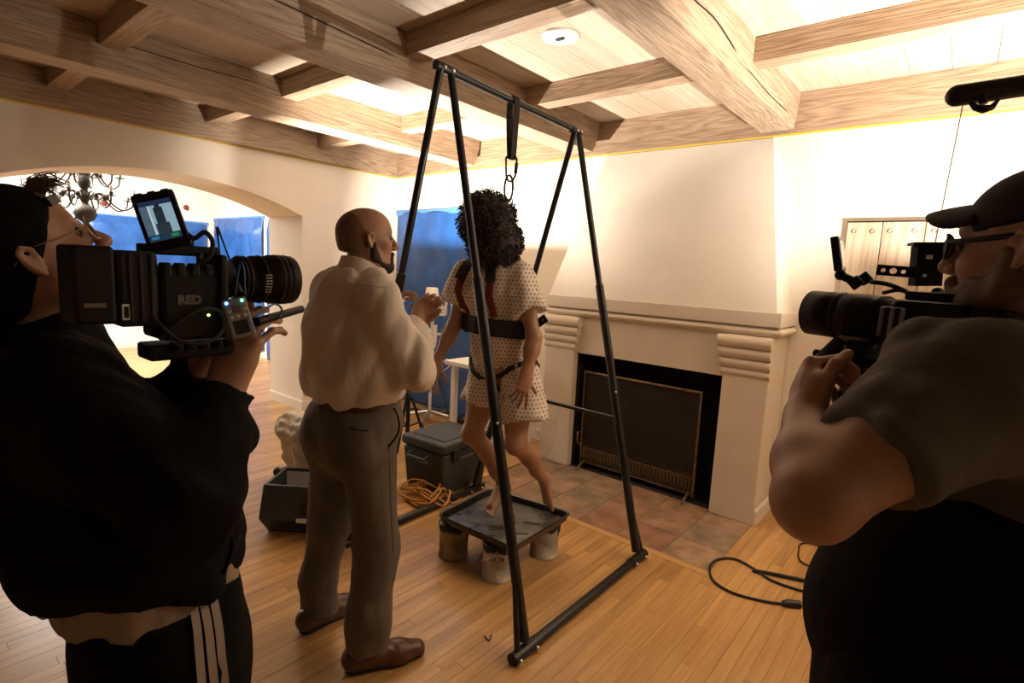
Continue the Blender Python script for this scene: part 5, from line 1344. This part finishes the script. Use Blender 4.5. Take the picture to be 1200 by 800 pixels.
# ------------------------------------------------------------------ medical stand with lamp-like device
mb_ = at_z(503, 494, 0); ms = thing('medical_stand', (mb_[0], mb_[1], 0), 'white wheeled medical stand with a boxy device and tapered white cup', 'medical stand')
def mz(x, y): return at_x(x, y, mb_[0])[2]
bx0, by0 = mb_[0], mb_[1]
zdev = at(514, 372, CAMROT[2]@(mb_-CPOS))[2]+.0
dd = float(CAMROT[2]@(V(bx0, by0, 1.2)-CPOS))
def mp_(x, y, k=0.0): return at(x, y, dd-k)
ptop = mp_(507, 369); MB().tube([(bx0, by0, .09), (bx0, by0, ptop[2])], .016, 10).build('pole', 'white_plastic', ms)
for k in range(5):
    a = k*2*math.pi/5+.3; e = V(bx0+math.cos(a)*.30, by0+math.sin(a)*.30, .075)
    l_ = MB().tube([(bx0, by0, .11), tuple(e)], [.024, .018], 8).build('base_leg', 'steel', ms)
    MB().lathe((e[0], e[1], .028), [(.026, -.012), (.028, 0), (.026, .012)], 12, axis=(math.sin(a), -math.cos(a), 0)).tube([(e[0], e[1], .028), tuple(e)], .008, 6).build('caster', 'black_rubber', l_)
fwd_ = V(SR[0], SR[1], 0)
Md = Matrix(((SR[0], AW[0], 0, ptop[0]), (SR[1], AW[1], 0, ptop[1]), (0, 0, 1, ptop[2]), (0, 0, 0, 1)))
dv_ = MB().rbox((-.03, -.07, 0), (.14, .07, .13), .012, Md).build('device_box', 'white_plastic', ms)
for i in range(4):
    for j in range(3): MB().rbox((.03+i*.026, -.074, .03+j*.030), (.046+i*.026, -.069, .046+j*.030), .002, Md).build('button', 'device_grey' if (i+j) % 3 else 'steel', dv_)
cb = Md @ Vector((-.012, 0, .115)); MB().lathe(tuple(cb), [(.078, 0), (.080, .01), (.058, .150), (.052, .157), (.02, .158)], 24).build('tapered_cup', 'lamp_shade_white', ms)
MB().rbox((.015, -.03, -.28), (.05, .03, -.10), .006, Md).rbox((-.04, -.03, -.33), (.04, .04, -.23), .008, Md).build('clamp', 'white_plastic', ms)
MB().tube([Md @ Vector((0, 0, -.19)), Md @ Vector((.24, 0, -.19))], .014, 8).build('side_arm', 'white_plastic', ms)
MB().tube(bez([Md @ Vector(p) for p in ((.11, -.03, .06), (.13, -.03, -.02), (.12, -.02, -.10), (.06, 0, -.2))], 6), .005, 6).build('hose', 'device_grey', ms)
MB().tube(bez([Md @ Vector(p) for p in ((.16, -.05, -.42), (.20, -.06, -.48), (.12, -.06, -.55), (.08, -.04, -.5), (.16, -.04, -.43))], 6), .004, 6).build('tube_loop', 'white_plastic', ms)

# film lamps on stands, barn doors set so that they wash the ceiling and the upper walls
def film_lamp(x, y, z, label, power, leg_r=.20, turn=.45, flap=((-1, .30, .19), (1, .30, .19))):
    t = thing('film_lamp', (x, y, 0), label, 'film lamp')
    MB().tube([(x, y, .18), (x, y, z-.16)], .017, 10).tube([(x, y, z-.3), (x, y, z-.06)], .012, 8).build('column', 'tube_black', t)
    for k in range(3):
        a = k*2*math.pi/3+turn; e = V(x+math.cos(a)*leg_r, y+math.sin(a)*leg_r, .014)
        MB().tube([(x+math.cos(a)*.03, y+math.sin(a)*.03, .62), tuple(e)], .010, 8).build('leg', 'tube_black', t)
        MB().tube([(x, y, .24), tuple((e+V(x+math.cos(a)*.03, y+math.sin(a)*.03, .62))/2)], .007, 6).build('strut', 'tube_black', t)
    MB().lathe((x, y, .58), [(.03, 0), (.03, .07), (.02, .08)], 12).build('collar', 'black_plastic', t)
    MB().rbox((x-.13, y-.08, z-.11), (x+.13, y+.08, z-.015), .01).build('housing', 'black_metal', t)
    MB().box((x-.12, y-.07, z-.016), (x+.12, y+.07, z-.010)).build('reflector', 'steel', t)
    for (y0, y1, h_) in ((-.082, -.105, .225), (.082, .215, .095)):
        MB().addm([(x-.15, y+y0, z-.02), (x+.15, y+y0, z-.02), (x+.21, y+y1, z+h_), (x-.21, y+y1, z+h_), (x-.15, y+y0*1.03, z-.02), (x+.15, y+y0*1.03, z-.02), (x+.21, y+y1*1.02, z+h_), (x-.21, y+y1*1.02, z+h_)], [(0, 1, 2, 3), (7, 6, 5, 4), (0, 4, 5, 1), (1, 5, 6, 2), (2, 6, 7, 3), (3, 7, 4, 0)]).build('barn_door', 'black_metal', t)
    for sx, fx, fz in flap:
        MB().addm([(x+sx*.135, y-.07, z-.02), (x+sx*.135, y+.07, z-.02), (x+sx*fx, y+.15, z+fz), (x+sx*fx, y-.09, z+fz), (x+sx*.139, y-.07, z-.02), (x+sx*.139, y+.07, z-.02), (x+sx*(fx+.004), y+.15, z+fz), (x+sx*(fx+.004), y-.09, z+fz)], [(0, 1, 2, 3), (7, 6, 5, 4), (0, 4, 5, 1), (1, 5, 6, 2), (2, 6, 7, 3), (3, 7, 4, 0)]).build('side_door', 'black_metal', t)
    o = area('lamp_light', (x, y, z), (x, y, z+1), .07, power, WARM, 'SQUARE'); o.parent = t; o.location = (0, 0, z)
film_lamp(-3.66, 2.68, 1.25, 'black film lamp on a folding stand behind the man in the white shirt', 215, flap=((-1, .21, .27), (1, .22, .125)), leg_r=.15)
film_lamp(.62, 2.78, 1.25, 'black film lamp on a stand beside the plank door', 250)

lb = at_z(477, 526, 0); ls = thing('tripod_stand', (lb[0], lb[1], 0), 'black folding tripod stand between the cooler and the medical stand', 'tripod stand')
MB().tube([(lb[0], lb[1], .14), (lb[0], lb[1], .92)], .019, 10).build('column', 'tube_black', ls)
for k in range(3):
    a = k*2*math.pi/3+.9; e = V(lb[0]+math.cos(a)*.17, lb[1]+math.sin(a)*.17, .014)
    MB().tube([(lb[0]+math.cos(a)*.03, lb[1]+math.sin(a)*.03, .46), tuple(e)], .012, 8).build('leg', 'tube_black', ls)
    MB().tube([(lb[0], lb[1], .20), tuple((e+V(lb[0]+math.cos(a)*.03, lb[1]+math.sin(a)*.03, .46))/2)], .008, 6).build('strut', 'tube_black', ls)
MB().lathe((lb[0], lb[1], .43), [(.032, 0), (.032, .07), (.02, .08)], 12).build('collar', 'black_plastic', ls)
for (x_, y_, lb_) in ((218, 243, 'small reddish wiring stub above the blue sheet on the dining room wall'), (122, 238, 'small reddish wiring stub behind the chandelier on the dining room wall')):
    p = at_x(x_, y_, -10.378); j = thing('wiring_stub', tuple(p), lb_, 'wiring stub', 'wiring stubs on the dining room wall')
    MB().lathe(p, [(.045, 0), (.045, .008), (.02, .012)], 12, axis=(1, 0, 0)).build('plate', 'antenna_red', j); MB().tube(bez([p+V(.01, 0, 0), p+V(.05, .02, -.02), p+V(.06, .0, -.07)], 5), .006, 6).build('wire', 'antenna_red', j)

# white desk against the blue sheet
dk = at(546, 424, 4.55); dkx, dky, dkz = dk
de = thing('desk', (dkx+.35, dky+.15, 0), 'plain white desk standing in front of the blue sheet', 'desk')
tl = at(526, 417, 4.55)
MB().rbox((tl[0], tl[1]-.05, dkz-.02), (-2.76, YB-.30, dkz+.015), .004).build('top', 'white_plastic', de)
for (x_, y_) in ((tl[0]+.08, tl[1]+.0), (-2.80, tl[1]+.0), (tl[0]+.08, YB-.36), (-2.80, YB-.36)): MB().box((x_-.022, y_-.022, 0), (x_+.022, y_+.022, dkz-.02)).build('leg', 'white_plastic', de)
# small devices and cable on the floor behind the cooler
pb = at_z(548, 497, 0)
kb = thing('power_supply', (pb[0], pb[1], 0), 'small black power box on the floor beside the medical stand', 'power box')
MB().rbox((pb[0]-.16, pb[1]-.07, .005), (pb[0]+.10, pb[1]+.07, .06), .008).build('case', 'black_plastic', kb); MB().rbox((pb[0]-.02, pb[1]-.055, .06), (pb[0]+.09, pb[1]+.055, .068), .003).build('top_plate', 'device_grey', kb)
q0 = [at(520, 455, 4.3), at_z(528, 492, .02), at_z(540, 498, .06)]
tag(MB().tube(bez([mp_(512, 440, .05), mp_(520, 462, .08), at_z(530, 500, .05), (pb[0]-.14, pb[1]-.05, .04)], 8), .006, 6).build('power_cable', 'black_rubber', None, (pb[0], pb[1], 0)), 'thin black cable drooping from the medical stand to the floor', 'cable')
fb = at_z(470, 478, 0)
tag(MB().tube(bez([at_z(448, 497, .01), at_z(470, 482, .01), at_z(498, 478, .012), at_z(520, 484, .01), at_z(538, 480, .01)], 8), .010, 6).build('floor_cable', 'black_rubber', None, (fb[0], fb[1], 0)), 'black cable lying on the floor along the blue sheet', 'cable')

# thread hanging from her hem
rs = np.random.RandomState(8); th_ = MB()
for s_ in range(4):
    p = [at(628+rs.uniform(-6, 10), 488, 2.78)]
    for i in range(9): p.append(at(632+rs.uniform(-12, 22), 494+i*9+rs.uniform(-4, 4), 2.80+rs.uniform(-.03, .03)))
    th_.tube(bez(p, 5), .0009, 4)
tag(th_.build('loose_thread', 'thread', None, tuple(at(632, 560, 2.8))), 'fine tangle of pale thread hanging below the dotted gown hem', 'thread', kind='stuff')

# black cables on the floor by the hearth
def px_path(pts, z=.008, r=.007, n=8): return MB().tube(bez([at_z(x, y, z) for x, y in pts], n), r, 8)
ck = thing('floor_extension', tuple(at_z(880, 690, 0)), 'black power cable looped on the floor by the tile hearth', 'cable')
px_path([(1120, 770), (1050, 728), (985, 702), (940, 692), (905, 680), (885, 667), (862, 655), (842, 655), (832, 664), (836, 680), (858, 694), (890, 703), (922, 708)], .008, .0065).build('cable', 'black_rubber', ck)
px_path([(882, 668), (915, 674), (985, 690), (1050, 712), (1130, 745)], .012, .010, 4).build('thick_lead', 'black_rubber', ck)
a_, b_ = at_z(917, 706, .016), at_z(938, 708, .016)
MB().tube([a_, a_*.7+b_*.3, b_], [.012, .019, .019], 10).build('plug', 'black_plastic', ck)
px_path([(1160, 700), (1060, 656), (990, 646), (944, 636), (936, 645), (942, 660), (990, 674), (1060, 696), (1140, 735)], .008, .005).build('loop', 'black_rubber', ck)
cr = thing('debris_scrap', tuple(at_z(572, 747, 0)), 'tiny dark curl of debris on the floor boards', 'debris')
MB().tube(bez([at_z(568, 745, .003), at_z(573, 750, .004), at_z(576, 744, .003)], 5), .003, 5).build('scrap', 'black_rubber', cr)

# ------------------------------------------------------------------ cinema camera on the operator's shoulder (arch side)
ca_o = V(-1.07, .20, 1.535)
c1 = thing('cinema_camera', tuple(ca_o+V(0, .15, -.09)), 'black cinema camera with tilted monitor on the shoulder of the operator in black', 'camera')
f1 = V(-.02, 1, .005); M1 = frame(f1)              # x = side facing the photographer
Mx = Matrix(((M1[0][0], M1[0][1], M1[0][2], ca_o[0]), (M1[1][0], M1[1][1], M1[1][2], ca_o[1]), (M1[2][0], M1[2][1], M1[2][2], ca_o[2]), (0, 0, 0, 1)))
def L1(a, b_, c): return V(*(Mx @ Vector((b_, a, c))))      # a along lens, b towards photographer, c up
def rb(lo, hi, r=.004, seg=2): return MB().rbox((lo[1], lo[0], lo[2]), (hi[1], hi[0], hi[2]), r, Mx, seg)
bt = rb((.0, -.045, -.072), (.055, .046, .050), .006).build('battery', 'camera_black', c1)
rb((.012, .046, -.045), (.040, .0475, -.038), .001).build('battery_label', 'logo_grey', bt)
pl_ = rb((.055, -.045, -.078), (.115, .046, .045), .008).build('battery_plate', 'camera_grey', c1)
for q in (.07, .085, .10): rb((q, .045, -.07), (q+.006, .049, .04), .002).build('rib', 'camera_grey', pl_)
fr_ = rb((.060, .0465, -.066), (.072, .048, -.040), .001).build('port_frame', 'label_white', pl_); rb((.063, .048, -.062), (.069, .0485, -.044), .0005).build('port', 'camera_black', pl_)
bd = rb((.115, -.050, -.105), (.225, .050, .022), .008).build('body', 'camera_black', c1)
for k in range(5):
    g = rb((.118+k*.022, .030, .005), (.132+k*.022, .052, .028), .003).build('cooling_block', 'camera_grey', bd)
    MB().lathe(L1(.125+k*.022, .052, .018), [(.004, 0), (.004, .002)], 8, axis=M1[:, 0]).build('screw', 'camera_black', g)
for k in range(5): 
    g = rb((.13+k*.022, .030, -.125), (.146+k*.022, .052, -.108), .003).build('rosette_block', 'camera_grey', bd); MB().lathe(L1(.138+k*.022, .0525, -.116), [(.005, 0), (.005, .002), (.003, .003)], 8, axis=M1[:, 0]).build('screw', 'camera_black', g)
rb((.10, -.03, -.140), (.24, .035, -.112), .005).build('base_plate', 'camera_black', c1)
text_mesh('logo', 'RED', .020, L1(.158, .0512, -.035), M1[:, 1], M1[:, 2], 'logo_grey', c1, .0005, bold=.0012)
MB().lathe(L1(.188, .050, -.062), [(.0022, 0), (.0022, .002)], 8, axis=M1[:, 0]).build('status_light', 'led_lime', c1)
# lens
lx = lambda prof, n=28: MB().lathe(L1(0, 0, .0), prof, n, axis=M1[:, 1])
lens_ = lx([(.036, .21), (.036, .245), (.030, .25), (.030, .255), (.041, .258), (.043, .275), (.0425, .285), (.046, .288), (.046, .318), (.049, .322), (.049, .366), (.047, .370), (.043, .370), (.041, .352), (.01, .350)], 32).build('lens', 'camera_black', c1)
for a in (.262, .270, .300, .332, .342, .352): lx([(.0445 if a < .28 else (.047 if a < .32 else .0498), a), (.0452 if a < .28 else (.0476 if a < .32 else .0502), a+.002), (.0445 if a < .28 else (.047 if a < .32 else .0498), a+.004)], 32).build('focus_ring', 'camera_grey', lens_)
for k in range(7): 
    t = -.5+k*.12; r0 = .0466
    p = L1(.296, r0*math.cos(t), r0*math.sin(t)); MB().tube([p, p+M1[:, 1]*.012], .0012, 4).build('scale_mark', 'label_white', lens_)
lx([(.040, .352), (.02, .353)], 24).build('front_glass', 'glass_dark', lens_)
rb((.205, -.045, -.055), (.222, .058, .045), .006).build('mount_ring', 'camera_black', c1)
# top rail, monitor
rb((.10, -.012, .040), (.225, .015, .058), .003).build('top_rail', 'camera_black', c1)
rb((.105, .01, .022), (.118, .02, .048), .003).build('rail_post', 'camera_grey', c1); rb((.20, .01, .022), (.213, .02, .048), .003).build('rail_post', 'camera_grey', c1)
mo = thing('monitor', (0, 0, 0)); 
mo.parent = c1; mo.location = (0, 0, 0)
dm = .90
mc = [at(174, 294, .90), at(224, 283, .925), at(197, 219, .925), at(146, 230, .90)]       # lower-left, lower-right, upper-right, upper-left
ux, uy = unit(mc[1]-mc[0]), unit(mc[3]-mc[0]); un = unit(np.cross(ux, uy)); uy = np.cross(un, ux)
wm, hm = np.linalg.norm(mc[1]-mc[0]), np.linalg.norm(mc[3]-mc[0])
Mm = Matrix(((ux[0], uy[0], un[0], mc[0][0]), (ux[1], uy[1], un[1], mc[0][1]), (ux[2], uy[2], un[2], mc[0][2]), (0, 0, 0, 1)))
MB().rbox((0, 0, -.018), (wm, hm, 0), .004, Mm).build('housing', 'camera_black', mo)
for k in range(3): MB().rbox((.006+k*.02, hm-.001, -.015), (.018+k*.02, hm+.003, -.004), .001, Mm).build('button', 'camera_grey', mo)
quad_uv('screen', 'monitor_screen', [Mm @ Vector(p) for p in ((.007, .012, .0008), (wm-.009, .012, .0008), (wm-.009, hm-.016, .0008), (.007, hm-.016, .0008))], mo)
mk = MB().tube([Mm @ Vector((wm*.45, .01, -.012)), L1(.155, .0, .085), L1(.155, .0, .055)], [.008, .007, .009], 8)
mk.ball(L1(.155, 0, .072), .013, 10).build('monitor_arm', 'camera_black', c1)
rb((.14, -.01, .055), (.185, .012, .075), .004).build('arm_clamp', 'camera_grey', c1)
MB().tube(bez([Mm @ Vector((wm*.95, .02, -.012)), at(228, 279, .93), at(240, 272, .93), at(249, 283, .94), at(246, 300, .94), at(235, 306, .94), L1(.20, .0, .05)], 8), .0042, 8).build('monitor_cable', 'black_rubber', c1)
MB().tube(bez([L1(.10, .05, -.06), L1(.13, .075, -.10), L1(.17, .085, -.105), L1(.205, .07, -.085), L1(.20, .065, -.055), L1(.165, .07, -.05), L1(.13, .06, -.075), L1(.11, .05, -.10)], 8), .0035, 8).build('loop_cable', 'black_rubber', c1)
MB().tube([L1(.055, .04, -.11), L1(.40, .04, -.072)], .0001, 6)
# transmitter box
tc = [at(272, 398, .965), at(301, 391, .985), at(296, 346, .985), at(268, 351, .965)]
ux, uy = unit(tc[1]-tc[0]), unit(tc[3]-tc[0]); un = unit(np.cross(ux, uy)); uy = np.cross(un, ux); wt, ht = np.linalg.norm(tc[1]-tc[0]), np.linalg.norm(tc[3]-tc[0])
Mt = Matrix(((ux[0], uy[0], un[0], tc[0][0]), (ux[1], uy[1], un[1], tc[0][1]), (ux[2], uy[2], un[2], tc[0][2]), (0, 0, 0, 1)))
tx = MB().rbox((0, 0, -.022), (wt, ht, 0), .004, Mt).build('transmitter', 'device_grey', c1)
MB().rbox((wt*.20, ht*.08, -.001), (wt*.82, ht*.44, .0006), .001, Mt, 1).build('transmitter_screen', 'glass_dark', tx)
MB().rbox((wt*.34, ht*.62, -.001), (wt*.68, ht*.82, .0006), .001, Mt, 1).build('transmitter_label', 'logo_grey', tx)
for (a, b_, m_) in ((.2, .9, 'led_blue'), (.82, .9, 'led_green')): MB().lathe(tuple(Mt @ Vector((wt*a, ht*b_, 0))), [(.0026, 0), (.0026, .0014), (.001, .002)], 10, axis=un).build('indicator', m_, tx)
for (a, b_) in ((.22, .68), (.84, .68), (.25, .53), (.5, .53), (.78, .53)): MB().lathe(tuple(Mt @ Vector((wt*a, ht*b_, 0))), [(.0032, 0), (.0032, .0012), (.002, .0014)], 10, axis=un).build('key', 'label_white', tx)
for (p, q, m_) in (((263, 346), (254, 266), 'antenna_red'), ((283, 342), (255, 266), 'antenna_red')):
    p0, p1 = at(p[0], p[1], 1.01), at(q[0], q[1], 1.03); tip = p0*.12+p1*.88
    MB().tube([p0, p0*.85+p1*.15], .0035, 6).build('antenna_base', 'steel', c1); MB().tube([p0*.85+p1*.15, tip], .0016, 6).build('antenna', 'black_rubber', c1); MB().tube([tip, p1], .0022, 6).build('antenna_tip', m_, c1)
MB().tube(bez([at(276, 345, 1.0), at(278, 325, 1.0), at(282, 307, 1.0), at(286, 318, 1.0), at(287, 345, 1.01)], 8), .0022, 6).build('signal_cable', 'cable_blue', c1)
# support rods and grip under the lens
ra, rb2 = at(300, 377, 1.03), at(353, 362, 1.22)
MB().tube([ra, rb2], .0085, 12).build('support_rod', 'camera_black', c1)
MB().tube(bez([at(296, 372, 1.02), at(312, 362, 1.05), at(322, 356, 1.08), at(330, 362, 1.10), at(326, 374, 1.10)], 8), .0022, 6).build('focus_cable', 'cable_blue', c1)
MB().rbox((-.02, .23, -.085), (.03, .262, -.045), .006, Mx).build('rod_bracket', 'camera_black', c1)
MB().tube([L1(.10, .0, -.128), L1(.255, .0, -.128), L1(.275, .02, -.09)], .008, 8).build('lower_rod', 'camera_black', c1)

def at2(x, y, d): return at(x, y, d*1.09)
K2 = .94
# ------------------------------------------------------------------ second cinema camera (by the plank door)
Fp = at2(951, 366, 1.06); f2 = unit(V(-.93, .34, .01)); M2 = frame(f2)
M2[:, 0] *= -1                                         # x = side towards the photographer (operator's left)
c2 = thing('cinema_camera', tuple(Fp-f2*.18-UP*.09), 'black cinema camera with long lens held by the operator in the grey tee', 'camera')
My = Matrix(((M2[0][0], M2[0][1], M2[0][2], Fp[0]), (M2[1][0], M2[1][1], M2[1][2], Fp[1]), (M2[2][0], M2[2][1], M2[2][2], Fp[2]), (0, 0, 0, 1))) @ Matrix.Scale(K2, 4)
def L2(a, b_, c): return V(*(My @ Vector((b_, -a, c))))      # a backwards from the lens front
def rc_(lo, hi, r=.004): return MB().rbox((lo[1], -hi[0], lo[2]), (hi[1], -lo[0], hi[2]), r, My)
def ly(prof, n=28): return MB().lathe(L2(0, 0, 0), [(r*K2, h*K2) for r, h in prof], n, axis=-M2[:, 1])
ln2 = ly([(.04, .012), (.046, .0), (.0495, .0), (.0495, .055), (.0475, .058), (.0475, .075), (.0495, .078), (.0495, .13), (.045, .135), (.045, .165), (.036, .170), (.036, .19)], 32).build('lens', 'camera_black', c2)
for a in (.062, .068, .095, .105, .115, .145, .152): ly([(.0490, a), (.0505 if a < .13 else .0465, a+.002), (.049, a+.004)], 32).build('focus_ring', 'camera_grey', ln2)
ly([(.040, .010), (.01, .011)], 24).build('front_glass', 'glass_dark', ln2)
rc_((.185, -.05, -.075), (.305, .05, .045), .008).build('body', 'camera_black', c2)
rc_((.305, -.045, -.065), (.36, .045, .04), .008).build('battery', 'camera_black', c2)
rc_((.17, .045, -.03), (.215, .062, .03), .003).build('side_bracket', 'camera_grey', c2); 
for q in (0, .018, .036): rc_((.172+q, .06, -.028), (.180+q, .066, .028), .002).build('bracket_bar', 'device_grey', c2)
# monitor seen edge on
m2 = thing('monitor', (0, 0, 0)); m2.parent = c2; m2.location = (0, 0, 0)
mc = [at2(986, 317, 1.06), at2(990, 317, 1.12), at2(988, 274, 1.12), at2(981, 274, 1.06)]
ux, uy = unit(mc[1]-mc[0]), unit(mc[3]-mc[0]); un = unit(np.cross(ux, uy)); uy = np.cross(un, ux)
Mm2 = Matrix(((ux[0], uy[0], un[0], mc[0][0]), (ux[1], uy[1], un[1], mc[0][1]), (ux[2], uy[2], un[2], mc[0][2]), (0, 0, 0, 1)))
MB().rbox((0, 0, -.014), (.10, .075, .002), .003, Mm2).build('housing', 'camera_black', m2)
MB().rbox((.008, .008, .002), (.092, .067, .003), .0005, Mm2, 1).build('screen', 'glass_dark', m2)
MB().tube([at2(985, 322, 1.09), at2(993, 326, 1.085), at2(1002, 330, 1.08)], .009, 8).ball(at2(985, 322, 1.09), .012, 10).build('monitor_arm', 'camera_black', c2)
for (x_, y_) in ((1003, 331), (1014, 326)):
    p = at2(x_, y_, 1.07); MB().rbox((-.012, -.012, -.012), (.012, .012, .012), .003, Matrix.Translation(Vector(p)) @ Matrix.Rotation(.75, 4, Vector(unit(CPOS-p)))).build('arm_joint', 'camera_black', c2)
# cheese plate with holes and top handle
def plate(nm, px0, py0, px1, py1, d0, d1, holes, m_):
    a, b_, c_ = at2(px0, py1, d0), at2(px1, py1+ (4), d1), at2(px0, py0, d0)
    ux, uy = unit(b_-a), unit(c_-a); un = unit(np.cross(ux, uy)); uy = np.cross(un, ux); w_, h_ = np.linalg.norm(b_-a), np.linalg.norm(c_-a)
    M_ = Matrix(((ux[0], uy[0], un[0], a[0]), (ux[1], uy[1], un[1], a[1]), (ux[2], uy[2], un[2], a[2]), (0, 0, 0, 1)))
    # plate built as a grid of frames around real holes
    b = MB(); xs = [0]; n = 16; prev = 0
    for (hx, hr) in holes:
        cx, r = w_*hx, h_*hr; x0, x1 = cx-h_/2, cx+h_/2
        b.box((prev, 0, -.004), (x0, h_, .004), M_)
        for z_ in (-.004, .004): 
            pts = [M_ @ Vector((cx+r*math.cos(t), h_/2+r*math.sin(t), z_)) for t in [2*math.pi*k/16 for k in range(16)]]
            o_ = []
            for k in range(16):
                t = 2*math.pi*k/16; c0, s0 = math.cos(t), math.sin(t); m0 = max(abs(c0), abs(s0))/(h_/2); o_.append(M_ @ Vector((cx+c0/m0, h_/2+s0/m0, z_)))
            b.addm(pts+o_, [(k, (k+1) % 16, 16+(k+1) % 16, 16+k) for k in range(16)])
            if z_ < 0: p0, q0_ = pts, o_
            else: b.addm(p0+pts, [(k, (k+1) % 16, 16+(k+1) % 16, 16+k) for k in range(16)]); b.addm(q0_+o_, [(k, (k+1) % 16, 16+(k+1) % 16, 16+k) for k in range(16)])
        prev = x1
    b.box((prev, 0, -.004), (w_, h_, .004), M_)
    return b.build(nm, m_, c2)
plate('cheese_plate', 1028, 310, 1074, 322, 1.04, 1.0, ((.13, .20), (.39, .30), (.65, .20)), 'camera_black')
rx = at2(1088, 330, 1.0)
bp_ = [at2(1072, 335, 1.0), at2(1104, 335, .985), at2(1108, 288, .985), at2(1076, 288, 1.0)]
MB().addm([tuple(p) for p in bp_]+[tuple(p+V(-.63, .76, 0)*.02) for p in bp_], [(0, 1, 2, 3), (7, 6, 5, 4), (0, 4, 5, 1), (1, 5, 6, 2), (2, 6, 7, 3), (3, 7, 4, 0)]).build('receiver', 'camera_black', c2)
tp = [at2(1067, 286, 1.0), at2(1112, 286, .98)]; MB().ribbon([tp[0], (tp[0]+tp[1])/2, tp[1]], [(-.63, .76, 0)]*3, .04, .006).build('receiver_top', 'camera_black', c2)
lg_ = at2(1090, 301, .983); MB().rbox((-.006, -.004, -.004), (.006, .004, .0), .0008, Matrix(((SR[0], 0, -AW[0], lg_[0]), (SR[1], 0, -AW[1], lg_[1]), (0, 1, 0, lg_[2]), (0, 0, 0, 1)))).build('receiver_mark', 'label_white', c2)
pw_ = at2(1083, 323, .985); MB().lathe(pw_, [(.0035, 0), (.0035, .003)], 10, axis=-AW).build('receiver_port', 'label_white', c2)
rc_((.19, -.02, .045), (.30, .02, .062), .004).build('top_rail', 'camera_black', c2)
MB().tube([at2(1100, 342, .99), at2(1092, 355, .98), at2(1082, 372, .97)], [.012, .014, .012], 8).build('eyepiece_arm', 'camera_black', c2)
for (pts, r_) in (([(1020, 330), (1040, 333), (1062, 342), (1076, 356)], .0045), ([(1035, 343), (1055, 340), (1075, 348), (1088, 360)], .004)):
    MB().tube(bez([at2(x, y, .99) for x, y in pts], 8), r_, 8).build('cable', 'black_rubber', c2)
# rods, hand grip, follow focus
rod = MB().tube([L2(.04, .0, -.085), L2(.33, .0, -.085)], .0078, 10); rod.build('support_rod', 'steel', c2)
MB().tube([L2(.04, .035, -.085), L2(.33, .035, -.085)], .0078, 10).build('support_rod', 'camera_black', c2)
rc_((.11, -.02, -.10), (.15, .05, -.045), .004).build('lens_support', 'camera_black', c2)
gt, gb = at(988, 398, 1.10), at(946, 442, .995)
MB().tube([gt, gt*.5+gb*.5, gb], [.015, .017, .016], 12).build('hand_grip', 'grip_rubber', c2)
MB().tube([at2(1004, 398, 1.05), at2(998, 440, 1.04)], .006, 8).build('grip_post', 'steel', c2)
MB().tube([at2(985, 470, 1.03), at2(1002, 440, 1.03), at2(1030, 425, 1.03)], .005, 8).build('brake_cable', 'black_rubber', c2)
MB().lathe(at2(984, 465, 1.03), [(.016, -.008), (.018, 0), (.016, .008)], 14, axis=-AW).build('knob', 'black_plastic', c2)
rc_((.10, .005, -.155), (.19, .035, -.105), .006).build('grip_box', 'camera_grey', c2)

# ------------------------------------------------------------------ body-worn camera support rig of the operator by the door
T_ = opb['T']; spT, spM, spB, shN, shF = (opb[k] for k in ('spT', 'spM', 'spB', 'shN', 'shF'))
rg = thing('camera_support_rig', tuple(spB), 'black body-worn camera support rig with overhead arm, worn over the grey tee', 'camera rig')
YA = V(0, 1, 0)
S = SDF(); S.chain([(spM+UP*.04, .205), (spM-UP*.05, .206), (spB, .196), (at(1118, 780, .97), .180)], k=.05, n=YA, sc=1.16, capa=True, capb=True)
S.disp.append(folds(.006, 30, 61)); sdf_object('vest', 'black_cloth', [S.mesh(.010)], rg)
for sh_, s_ in ((shN, -1), (shF, 1)):
    bk = V(.16, 0, 0)
    pts = bez([spM-V(.165, 0, 0)+YA*s_*.10, spT-V(.13, 0, .02)+YA*s_*.12, spT+YA*s_*.115+UP*.10, spT+bk+YA*s_*.10-UP*.02, spM+bk+V(.03, 0, 0)+YA*s_*.08], 6)
    MB().ribbon(pts, [tuple(YA)]*len(pts), .055, .012).build('shoulder_strap', 'webbing_black', rg)
S = SDF(); S.chain([(spT+V(.15, 0, .05), .05), (spM+V(.17, 0, 0), .06)], k=.03, n=YA, sc=2.0); sdf_object('back_pad', 'black_cloth', [S.mesh(.012)], rg)
hook = at(1122, 112, 1.02); armend = at(1215, 98, .99)
back = spT+V(.26, .05, .10)
ar = MB().tube(bez([spM+V(.22, 0, .0), back, at(1330, 130, .96)*1.0, at(1260, 84, .95), armend, hook], 6), [.016]*27+[.017]*4, 10) if False else None
path = bez([spM+V(.22, 0, 0), spT+V(.27, .0, .12), spT+V(.30, .0, .45), armend+(armend-hook)*.8, armend, hook], 8)
MB().tube(path, .0195, 14).build('arm', 'black_metal', rg)
tipd = unit(hook-armend)
MB().ball(hook, .0196, 14).build('arm_tip', 'black_metal', rg)
cl = at(1152, 122, 1.0)
MB().tube([at(1151, 110, 1.0), cl], .007, 8).tube([at(1136, 119, 1.0), at(1143, 126, 1.0), at(1152, 128, 1.0), at(1162, 126, 1.0), at(1170, 117, 1.0)], [.003, .006, .008, .006, .003], 8).build('cleat', 'black_metal', rg)
MB().tube([at(1128, 124, 1.02), at(1096, 284, 1.09)], .0011, 6).build('suspension_cord', 'steel', rg)
